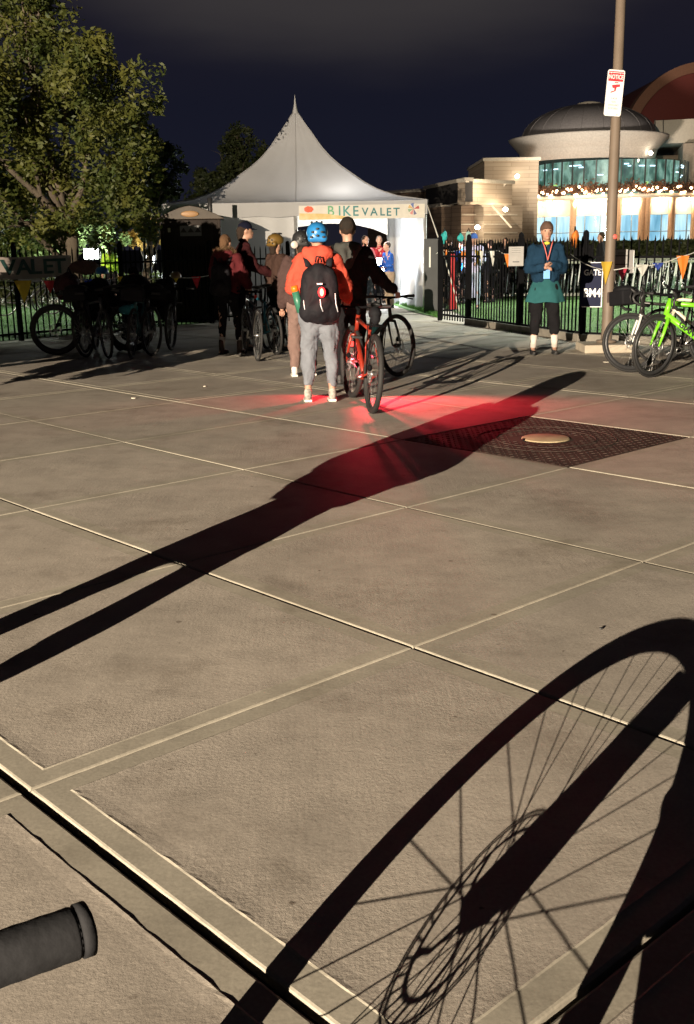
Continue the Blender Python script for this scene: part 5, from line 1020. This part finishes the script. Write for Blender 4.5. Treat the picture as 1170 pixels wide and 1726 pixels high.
light('facade_light_wing', 'SPOT', P(780, 400, 56), 1500, (1, .86, .7), spot_size=math.radians(50), spot_blend=.8, shadow_soft_size=1.0); aim(bpy.data.objects['facade_light_wing'], P(760, 350, 75))  # another added fill spot, for the left wing
# string lights twined into a leafy garland on the balcony edge
SL = empty('string_lights', (RC.x, RC.y, 0), 0, 'warm string lights twined in a leafy garland along the balcony of the round building', 'string lights')
gq = MB(); bq = MB(); rn = random.Random(5)
for i in range(13000):
    a = PI * 1.0 + PI * rn.random(); r_ = 9.8 + rn.gauss(0, .18); z = zb0 + .45 + abs(rn.gauss(0, .26)) + .25 * mnoise.noise(V((a * 9, 0, 0))); c = V((r_ * math.cos(a), r_ * math.sin(a), z)); u = V((rn.gauss(0, 1), rn.gauss(0, 1), rn.gauss(0, 1))).normalized() * .15; w = u.cross(V((rn.gauss(0, 1), rn.gauss(0, 1), rn.gauss(0, 1)))).normalized() * .06
    gq.add([c - u, c + w, c + u, c - w], [(0, 1, 2, 3)])
gq.build('garland', leaf_mat('garland_leaves', (.05, .03, .02), (.16, .08, .04), .2), SL)
for i in range(170):
    a = PI * 1.0 + PI * (i + rn.random() * .8) / 170; r_ = 9.95 + rn.gauss(0, .1); z = zb0 + .35 + .30 * abs(math.sin(a * 30)) + rn.gauss(0, .1); bq.ell((r_ * math.cos(a), r_ * math.sin(a), z), (.105, .105, .105), 6)
bq.build('bulbs', emat('string_bulb', (1, .60, .32), 18), SL)['kind'] = 'stuff'
for i in range(7): a = PI * 1.08 + PI * .84 * i / 6; light('garland_light', 'POINT', (RC.x + 10.3 * math.cos(a), RC.y + 10.3 * math.sin(a), zb0 + .6), 75, (1, .6, .35), shadow_soft_size=.3)

# clipped hedge in front of the building
def hedge(name, a, b, h, label, n=14000, seed=1, m=None):
    a = V(a); b = V(b); d = b - a; rn = random.Random(seed); r = empty(name, a, 0, label, 'hedge'); vs = []; fs = []
    for i in range(n):
        t = rn.random(); z = h * (rn.random() ** .6) * (1 + .08 * mnoise.noise(V((t * 30, 0, seed)))); p_ = d * t + V((rn.gauss(0, .25), rn.gauss(0, .3), z)); u = V((rn.gauss(0, 1), rn.gauss(0, 1), rn.gauss(0, 1))).normalized() * .10; w = u.cross(V((rn.gauss(0, 1), rn.gauss(0, 1), rn.gauss(0, 1)))).normalized() * .05
        o = len(vs); vs += [p_ - u, p_ + w, p_ + u, p_ - w]; fs.append((o, o + 1, o + 2, o + 3))
    q = MB(); q.add(vs, fs); q.build('foliage', m or LM2, r); q = MB()
    for i in range(24): t = (i + .5) / 24; q.tube([d * t, d * t + V((rn.uniform(-.2, .2), 0, h * .8))], [.03, .01], 5)
    q.build('stem', M_BARK, r)
hedge('hedge', (P(806, 400, 44).x, 44, 0), (P(1290, 400, 40).x, 40, 0), 1.42, 'long dark clipped hedge in front of the round building', 16000)
hedge('low_hedge', (P(-60, 400, 31).x, 31, 0), (P(290, 400, 31).x, 31, 0), .75, 'low dark hedge on the far side of the shaded lawn', 5000, 2)

# ------------------------------------------------------------------ lamp pole with its notice, and its plinth
def hit(x, y, A, d):                         # point where the line of sight through a pixel meets the vertical plane through A along d
    r = ray(x, y); n = V((-d.y, d.x, 0)); t = (V(A) - V((0, 0, CAM_H))).dot(n) / r.dot(n); return V((0, 0, CAM_H)) + r * t
def frontM(c, d, off=0):                     # upright frame whose x runs along d and whose z faces the viewer side
    d = V(d).normalized(); n = d.cross(V((0, 0, 1))); return Matrix.Translation(V(c) + n * off) @ Matrix((d, V((0, 0, 1)), n)).transposed().to_4x4()
LP = V((3.55, 14.5, 0)); lp = empty('lamp_pole', LP, 0, 'tall tan painted lamp pole on a square plinth beside the lime green bicycle', 'lamp pole')
M_POLE = mat('tan_pole', (.16, .122, .092), .6, var=.12, scale=3)
q = MB(); q.lathe([(.001, .12), (.135, .12), (.135, .15), (.076, .155), (.072, .3), (.052, 7.5), (.001, 7.5)], 20); q.build('pole', M_POLE, lp)
q = MB(); q.box((-.02, .02, .055), (.66, .60, .11)); q.build('plinth', mat('plinth_concrete', (.42, .36, .28), .85, bump=.002), lp, bevel=.015)
q = MB(); q.box((.070, 0, 1.0), (.012, .06, .16)); q.box((0, -.070, .72), (.065, .012, .14)); q.build('hand_hole_cover', mat('dark_brown', (.05, .03, .025), .6), lp, bevel=.003)
q = MB(); q.tube([(0, 0, 7.4), (-.5, -.2, 7.55), (-1.2, -.5, 7.6)], .04, 8); q.box((-1.45, -.6, 7.6), (.6, .28, .12), .38); q.build('luminaire', M_POLE, lp, bevel=.01)
q = MB(); st_ = P(1037, 399, 14.42); q.ell(st_ - LP, (.032, .008, .032), 12); q.build('round_sticker', mat('pink_sticker', (.6, .10, .08), .5), lp)
sc_ = P(1035.5, 157, 14.40); sg = empty('camera_notice_sign', sc_, 0, 'white and red surveillance notice sign bolted high on the lamp pole', 'sign'); sg.rotation_euler = (0, math.radians(4), .12)
def rrect(w, h, r, n=5):
    p_ = []
    for cx_, cy_, a0 in ((w / 2 - r, h / 2 - r, 0), (-w / 2 + r, h / 2 - r, PI / 2), (-w / 2 + r, -h / 2 + r, PI), (w / 2 - r, -h / 2 + r, 1.5 * PI)):
        for i in range(n + 1): a = a0 + PI / 2 * i / n; p_.append((cx_ + r * math.cos(a), cy_ + r * math.sin(a)))
    return p_
RX = Matrix.Rotation(PI / 2, 4, 'X')
M_SGN = mat('sign_white', (.75, .74, .74), .45, var=.03); M_SRED = mat('sign_red', (.55, .035, .05), .5); M_SPNK = mat('sign_faded_red', (.62, .25, .26), .5)
q = MB(); q.prism(rrect(.225, .555, .028), 0, .004, RX); q.build('sign_plate', M_SGN, sg)
q = MB(); q.prism(rrect(.20, .012, .003), .0045, .006, Matrix.Translation((0, 0, .253)) @ RX); q.prism(rrect(.20, .10, .008), .0045, .006, Matrix.Translation((0, 0, .19)) @ RX); q.build('red_band', M_SRED, sg)
text('NOTICE', .072, 'lettering', M_SGN, sg, Matrix.Translation((0, -.0075, .19)) @ RX, sx=.72, ext=.0008, bold=.0015)
q = MB(); q.prism([(-.045, .02), (.06, .035), (.065, .005), (-.03, -.018)], .0045, .007, Matrix.Translation((0, 0, .075)) @ RX); q.prism([(-.01, -.01), (.02, -.005), (.012, -.05), (-.05, -.075), (-.055, -.063), (-.005, -.043)], .0045, .007, Matrix.Translation((0, 0, .075)) @ RX); q.prism(rrect(.05, .012, .003), .0045, .007, Matrix.Translation((.015, 0, .125)) @ RX); q.build('camera_symbol', M_SRED, sg)
for t_, z in (('24 HOUR', -.065), ('VIDEO', -.105), ('SURVEILLANCE', -.145), ('IN PROGRESS', -.185)): text(t_, .034, 'lettering', M_SPNK, sg, Matrix.Translation((0, -.006, z)) @ RX, sx=.62, ext=.0006)
q = MB()
for z in (.235, -.255):
    for x in (-.06, .06): q.lathe([(.001, .004), (.007, .004), (.008, 0)], 8, (x, -.004, z), M=Matrix.Rotation(PI / 2, 3, 'X'))
q.build('bolt', M_SILVER, sg)

# ------------------------------------------------------------------ signs and papers on the right fence
F1d = (FR[1] - FR[0]).normalized(); F2d = (FR[2] - FR[1]).normalized()
gs = V(P(997, 480, 15.75)); gd_ = V((.96, -.28, 0)).normalized(); gn = empty('gate_sign', gs, math.atan2(gd_.y, gd_.x), 'navy gate BM4 sign with a white edge hanging on the fence', 'sign')
q = MB(); q.box((0, 0, 0), (.315, .014, .64)); q.build('sign_plate', mat('navy_sign', (.005, .008, .034), .6, spec=.15), gn)
q = MB(); q.box((.151, -.009, 0), (.014, .006, .64)); q.box((.01, -.009, -.314), (.27, .006, .012)); q.box((.05, -.009, .314), (.19, .006, .010)); q.build('white_edge', M_SGN, gn)
text('GATE', .115, 'lettering', M_SGN, gn, Matrix.Translation((.01, -.0085, .17)) @ RX, ext=.001, sx=.85, bold=.002); text('BM4', .17, 'lettering', M_SGN, gn, Matrix.Translation((.015, -.0085, -.12)) @ RX, ext=.001, sx=.80, bold=.004)
def paper(px, py, D, w, h, label, lines=True, straps=False):
    c = P(px, py, D); r = empty('paper_notice', c, -.25, label, 'notice', 'white notices on the right fence'); q = MB(); q.box((0, 0, 0), (w, .006, h)); q.build('sheet', mat('paper_grey', (.30, .29, .28), .7), r)
    q = MB()
    if straps: q.box((0, -.005, .055), (w, .005, .014)); q.box((0, -.005, -.06), (w, .005, .014))
    else: q.box((.0, -.005, -.085), (w * .45, .004, .018))
    for i in range(3): q.box((0, -.005, .12 - i * .03 if not straps else .10 - i * .012), (w * .6, .003, .004))
    q.build('printed_mark', M_BLACKP, r)
paper(870, 432, 17.3, .235, .30, 'white paper notice with one dark bar pinned beside the volunteer')
paper(1047, 438, 15.15, .17, .28, 'white paper notice crossed by two black straps just beside the lamp pole', straps=True)
bx = P(1061, 441, 15.25); r_ = empty('control_box', bx, -.2, 'grey steel control box mounted on the fence beside the strapped notice', 'box'); q = MB(); q.box((0, .06, 0), (.12, .14, .32)); q.build('box_body', mat('grey_box', (.14, .13, .13), .5, .3), r_, bevel=.006); q = MB(); q.box((.056, -.014, 0), (.008, .008, .30)); q.build('door_edge', M_SGN, r_)
# red drape, dark chair back and bright booth beyond the gate
def drape(name, label, cat, px0, px1, y0, y1, D, m):
    a, b = P(px0, y0, D), P(px1, y1, D); r = empty(name, (a.x, D, 0), 0, label, cat); q = MB(); vs = []
    for i in range(13):
        for j in range(9):
            t, u = i / 12, j / 8; vs.append(((b.x - a.x) * t * (.75 + .25 * u) + .06 * u * 0, .05 * math.sin(t * 14 + u), a.z + (b.z - a.z) * u))
    q.add(vs, [(i * 9 + j, i * 9 + j + 1, (i + 1) * 9 + j + 1, (i + 1) * 9 + j) for i in range(12) for j in range(8)], True); q.build('cloth', m, r)
    q = MB(); q.tube([(0, .06, 0), (0, .06, a.z + .1)], .018, 8); q.lathe([(.0, .03), (.2, .025), (.2, 0)], 14, (0, .06, 0)); q.build('stand', M_BLACKM, r)
drape('red_drape', 'long red drape hanging behind the gate pickets', 'drape', 758, 770, 428, 521, 24.0, mat('red_drape', (.42, .03, .035), .75))
bo = P(776, 470, 27.5); r_ = empty('booth_table', (bo.x, 27.5, 0), 0, 'brightly lit table under a white cloth behind the gate', 'table'); q = MB(); 
for i in range(41):
    pass
vs = []
for i in range(41):
    t = i / 40; vs += [(-.42 + .84 * t, -.35, .98), (-.43 + .86 * t, -.37 + .02 * math.sin(t * 40), .12)]
q.add(vs, [(2 * i, 2 * i + 1, 2 * i + 3, 2 * i + 2) for i in range(40)], True); q.box((0, 0, .985), (.86, .7, .02)); q.build('table_cloth', mat('booth_white', (.75, .73, .80), .7), r_); q = MB()
for x in (-.38, .38):
    for y in (-.3, .3): q.tube([(x, y, 0), (x, y, .97)], .018, 6)
q.build('leg', M_BLACKM, r_)
glow_lamp('booth_lamp', P(790, 447, 27.0), .10, .12, 12, (.95, .9, 1), 'small bright lamp on a stand at the white cloth table', power=90, off=(-.2, -.9, .3))  # lamp added to make the white table bright
ch = P(757, 478, 26.2); r_ = empty('folding_chair', (ch.x, 26.2, 0), .3, 'dark folding chair in front of the white cloth table', 'chair'); q = MB(); q.box((0, -.18, .78), (.40, .03, .26)); q.build('backrest', M_BLACKP, r_, bevel=.01); q = MB(); q.box((0, 0, .46), (.40, .38, .03)); q.build('seat', M_BLACKP, r_, bevel=.01)
for x in (-.19, .19):
    q = MB(); q.tube([(x, -.2, .9), (x, .2, 0)], .012, 6); q.build('leg', M_BLACKM, r_); q = MB(); q.tube([(x, .18, .46), (x, -.22, 0)], .012, 6); q.build('leg', M_BLACKM, r_)
TQ = mat('turquoise_cloth', (.03, .42, .42), .6, trans=.2, emit=(.05, .9, .85), es=.0); tqg = 'turquoise cloth bundles over the gate'
for i, (x, y, D, sz, lb) in enumerate(((749, 400, 22.3, (.09, .06, .15), 'turquoise cloth bundle tied over the gate nearest the grey panel'), (776, 402, 21.4, (.08, .05, .11), 'turquoise cloth bundle at the middle of the gate above the orange pennant'), (790, 399, 20.6, (.08, .05, .14), 'pale turquoise cloth bundle at the gate post end'))):
    lump('cloth_bundle', lb, 'bundle', (x, y), D, sz, TQ if i < 2 else mat('pale_turquoise', (.25, .42, .40), .7), 30 + i, tqg, 5)
lump('cloth_bundle', 'orange cloth bundle over the fence top between the volunteer and the lamp pole', 'bundle', (969, 404), 16.6, (.09, .06, .17), mat('orange_cloth', (.62, .17, .02), .7), 41, None, 5)
# pennant strings
PN = {'y': mat('pennant_yellow', (.55, .36, .03), .7, trans=.3), 'o': mat('pennant_orange', (.72, .20, .02), .7, trans=.3), 'r': mat('pennant_red', (.50, .03, .04), .7, trans=.3), 'w': mat('pennant_white', (.6, .6, .56), .7, trans=.3), 'b': mat('pennant_blue', (.02, .05, .30), .7, trans=.3), 'p': mat('pennant_pink', (.6, .05, .10), .7, trans=.3)}
def bunting(label, pts, flags, r=.006):
    pw = [P(*p_) for p_ in pts]; root = empty('pennant_string', pw[0], 0, label, 'bunting', 'strings of coloured pennants'); o = pw[0]
    path = []
    for a, b in zip(pw, pw[1:]):
        for k in range(6): t = k / 6; path.append(a + (b - a) * t - V((0, 0, .04 * math.sin(PI * t) * min(1, (b - a).length))) - o)
    path.append(pw[-1] - o); q = MB(); q.tube(path, r, 5); q.build('cord', mat('white_cord', (.6, .6, .56), .7), root)
    for x, y, D, w, h, c in flags:
        p_ = P(x, y, D) - o; q = MB(); vs = []; n = 6
        for j in range(n + 1):
            u = j / n
            for i in range(5): t = (i / 4 - .5) * (1 - u * .97); vs.append(p_ + V((t * w, .02 * math.sin(u * 3 + x) + .012 * math.sin(i * 2 + x), -u * h)))
        q.add(vs, [(j * 5 + i, j * 5 + i + 1, (j + 1) * 5 + i + 1, (j + 1) * 5 + i) for j in range(n) for i in range(4)], True); q.build('pennant', PN[c], root)
bunting('pennant string with yellow, pink, white, blue and orange flags around the lamp pole', [(962, 428, 16.4), (1018, 455, 14.45), (1052, 452, 14.45), (1082, 448, 14.6), (1108, 445, 14.7), (1145, 433, 14.8), (1185, 418, 15.0)],
        [(1022, 441, 14.42, .15, .30, 'y'), (1050, 453, 15.0, .13, .17, 'p'), (1083, 446, 14.6, .17, .15, 'w'), (1109, 443, 14.7, .15, .10, 'b'), (1152, 431, 14.8, .17, .31, 'o')])
bunting('sagging pennant string with white, orange and yellow flags along the gate', [(735, 428, 22.6), (743, 420, 22.4), (775, 421, 21.2), (801, 421, 19.8), (840, 422, 18.9), (858, 428, 18.3)],
        [(752, 421, 22.2, .10, .12, 'o'), (781, 422, 21, .14, .24, 'o'), (806, 422, 19.7, .11, .27, 'y'), (812, 423, 19.0, .06, .25, 'w'), (831, 423, 18.9, .10, .26, 'w'), (856, 428, 18.3, .11, .22, 'o'), (770, 423, 21.4, .10, .20, 'b')])
bunting('pennant string with red and brown flags on the shaded left fence', [(-20, 470, 16.9), (60, 471, 17.5), (125, 470, 17.9), (200, 468, 18.6), (290, 467, 19.5), (362, 462, 20.6)],
        [(38, 473, 17.2, .28, .34, 'y'), (84, 473, 17.6, .22, .20, 'r'), (112, 470, 17.8, .22, .14, 'r'), (205, 466, 18.6, .16, .16, 'y'), (296, 466, 19.5, .14, .10, 'y'), (331, 466, 20.2, .17, .22, 'r'), (150, 470, 18.1, .18, .2, 'b')])
# the cloth banner on the left fence
fA, fB = hit(-75, 450, FL0, FLd), hit(118, 450, FL0, FLd); mid = (fA + fB) / 2; bn = empty('fence_banner', mid, math.atan2(FLd.y, FLd.x), 'off white cloth banner with dark green valet lettering on the left fence', 'banner')
Lb = (fB - fA).length; zt_b = hit(60, 432, FL0, FLd).z - mid.z; zb_b = hit(60, 469, FL0, FLd).z - mid.z
q = MB(); vs = []
for i in range(41):
    t = i / 40
    for j in range(5): u = j / 4; vs.append((-Lb / 2 + Lb * t, -.05 - .012 * math.sin(t * 17 + u * 2), zb_b + (zt_b - zb_b) * u + .008 * math.sin(t * 9)))
q.add(vs, [(i * 5 + j, (i + 1) * 5 + j, (i + 1) * 5 + j + 1, i * 5 + j + 1) for i in range(40) for j in range(4)], True); q.build('cloth', mat('banner_offwhite', (.34, .29, .26), .8, var=.1, scale=3), bn)
for ch_, x in (('B', -58), ('I', -46), ('K', -34), ('E', -19), ('V', 10), ('A', 36), ('L', 56), ('E', 77), ('T', 96)):
    p_ = hit(x, 451, FL0, FLd) - mid; u_ = V(p_).dot(FLd); text(ch_, .335, 'lettering', mat('banner_green', (.012, .05, .045), .7), bn, Matrix.Translation((u_, -.072, (zt_b + zb_b) / 2)) @ RX, sx=1.35, ext=.001, bold=.008)
q = MB(); e0 = hit(45, 470, FL0, FLd) - mid; q.box((V(e0).dot(FLd), -.07, zb_b - .03), (.42, .02, .05)); q.build('tie_bar', M_SGN, bn)

# ------------------------------------------------------------------ cycle racks on the lawn
def cycle_rack(label, loc, rz):
    r = empty('cycle_rack', loc, rz, label, 'cycle rack', 'cycle racks on the lawn'); q = MB()
    for z in (.10, .92): q.bar((-1.2, 0, z), (1.2, 0, z), .04, .05)
    q.build('rail', MATS['aluminium'], r); q = MB()
    for i in range(13): x = -1.1 + i * .183; q.bar((x - .045, 0, .12), (x + .045, 0, .90), .038, .02)
    q.build('slanted_bars', mat('white_bar', (.7, .75, .75), .5), r)
    for x in (-1.2, 1.2): q = MB(); q.tube([(x, -.3, 0), (x, 0, .94), (x, .3, 0)], .02, 6); q.build('leg', M_BLACKM, r)
    return r
rk = cycle_rack('steel cycle rack of white slanted bars just behind the gate post', (P(845, 470, 29.3).x, 29.3, 0), .05)
RL = ['steel cycle rack of white slanted bars between volunteer and navy sign', 'steel cycle rack of white slanted bars behind the navy sign', 'steel cycle rack of white slanted bars behind the lamp pole', 'steel cycle rack of white slanted bars above the lime green bicycle', 'further cycle rack seen over the one by the gate post', 'further cycle rack seen past the volunteer', 'further cycle rack seen past the navy sign', 'further cycle rack seen past the lamp pole']
for i, (px, D) in enumerate(((925, 28.8), (1010, 28.3), (1092, 27.8), (1172, 27.3), (880, 33), (960, 32.5), (1045, 32), (1130, 31.5))):
    c = copy_tree(rk); c.location = (P(px, 470, D).x, D, 0); c.rotation_euler = (0, 0, .05 + .03 * (i % 3)); c['label'] = RL[i]
pk = bicycle('bicycle', 'dark bicycle parked in the rack just behind the gate post', (P(830, 500, 30.5).x, 30.5, 0), .4, M_DKF, 'bicycles parked in the lawn racks', spokes=0, wheel_n=20, nsp=3, lean=.1)
PL = ['dark bicycle in the rack beyond the pinned notice', 'dark bicycle in the rack right behind the volunteer', 'dark bicycle in the rack between volunteer and navy sign', 'dark bicycle in the rack behind the navy sign', 'dark bicycle in the rack just past the lamp pole', 'dark bicycle in the rack under the white and blue pennants', 'dark bicycle in the rack under the orange pennant', 'dark bicycle in the far rack over the gate post', 'dark bicycle in the far rack over the notice', 'dark bicycle in the far rack past the volunteer', 'dark bicycle in the far rack past the lamp pole']
for i, (px, D) in enumerate(((865, 30.4), (900, 30.2), (935, 30), (985, 29.6), (1060, 29.2), (1105, 28.8), (1155, 28.4), (840, 35), (880, 34.5), (950, 34), (1080, 33))):
    c = copy_tree(pk); c.location = (P(px, 470, D).x, D, 0); c.rotation_euler = (random.uniform(-.1, .1), 0, random.uniform(-.5, .9)); c['label'] = PL[i]
lk = copy_tree(pk); lk.location = (P(40, 470, 25).x, 25, 0); lk['label'] = 'dark bicycle on the lawn behind the letters of the left banner'; lk2 = copy_tree(pk); lk2.location = (P(95, 470, 26).x, 26, 0); lk2['label'] = 'dark bicycle on the lawn behind the end of the left banner'; lk2.rotation_euler = (.05, 0, 1.0)

# ------------------------------------------------------------------ helmets and small things in the shaded bunch, litter
def helmet(label, px, D, m):
    c = P(px[0], px[1], D); r = empty('helmet', c, .4, label, 'helmet'); blob('shell', [('e', (0, 0, 0), (.10, .135, .085))], m, r, vox=.012, smooth=2, cut=[((0, 0, -.03), V((0, 0, -1)))]); q = MB()
    for x in (-.04, 0, .04): q.ell((x, -.02, .078), (.010, .07, .012), 8)
    q.build('vent', M_BLACKP, r)
helmet('bright blue helmet hung on the bikes beside the brown tarp', (172, 458), 16.2, MATS['blue_helmet'])
helmet('small tan helmet on the fence rail beside the portable toilet', (296, 466), 18.8, mat('tan_shell', (.35, .22, .10), .5))
q = MB(); q.ell((0, 0, 0), (.14, .08, .07), 12); q.ell((.08, -.02, .03), (.07, .05, .05), 10); tag(q.build('folded_jersey', mat('teal_jersey', (.03, .20, .24), .8)), 'teal folded jersey tied on a bicycle in the shaded bunch', 'jersey'); bpy.data.objects['folded_jersey'].location = P(216, 522, 15.1)
LI = mat('litter_white', (.65, .6, .5), .8)
for x, y, w, lb in ((225, 672, .05, 'small pale litter scrap on the paving near the thin shadow tip'), (345, 652, .03, 'tiny pale litter scrap on the paving before the brown boots'), (1022, 611, .075, 'pale paper scrap on the paving in front of the plinth'), (1013, 1062, .012, 'tiny dark pebble on the paving above the wheel shadow')):
    g_ = G(x, y); q = MB(); n = 7; rn = random.Random(x); pts = [(w * rn.uniform(.35, .6) * math.cos(i * 2 * PI / n), w * rn.uniform(.3, .55) * math.sin(i * 2 * PI / n)) for i in range(n)]; q.prism(pts, .002, .008); o = q.build('litter_scrap', LI if w > .02 else M_BLACKP); o.location = (g_.x, g_.y, .002); tag(o, lb, 'litter', 'litter scraps on the paving')

# ------------------------------------------------------------------ red spots added for the pool on the paving, and the backpack's light
def rlight(name, loc, tgt, e_, size, blend, soft=.02, col=(1, .035, .06)):
    o = light(name, 'SPOT', loc, e_, col, spot_size=math.radians(size), spot_blend=blend, shadow_soft_size=soft); aim(o, tgt); return o
rlight('red_tail_light', (.07, 10.62, .50), (1.30, 9.0, 0), 430, 92, .8)  # red spot placed to throw the wedge of red on the paving
rlight('red_side_light', (-.03, 10.60, .45), (-.55, 10.25, 0), 45, 80, .5)  # second red spot added for the pool round the feet
q = MB(); q.box((.07, 10.66, .50), (.05, .03, .04)); o_ = q.build('front_lamp', M_REDL); bpy.context.view_layer.update(); bk_ = bpy.data.objects['bicycle']; o_.parent = bk_; o_.matrix_parent_inverse = bk_.matrix_world.inverted()  # made-up glowing lamp body where the red wedge starts
rlight('red_pack_light', (-.25, 9.45, 1.0), (1.2, 5.5, 0), 14, 100, 1.0)
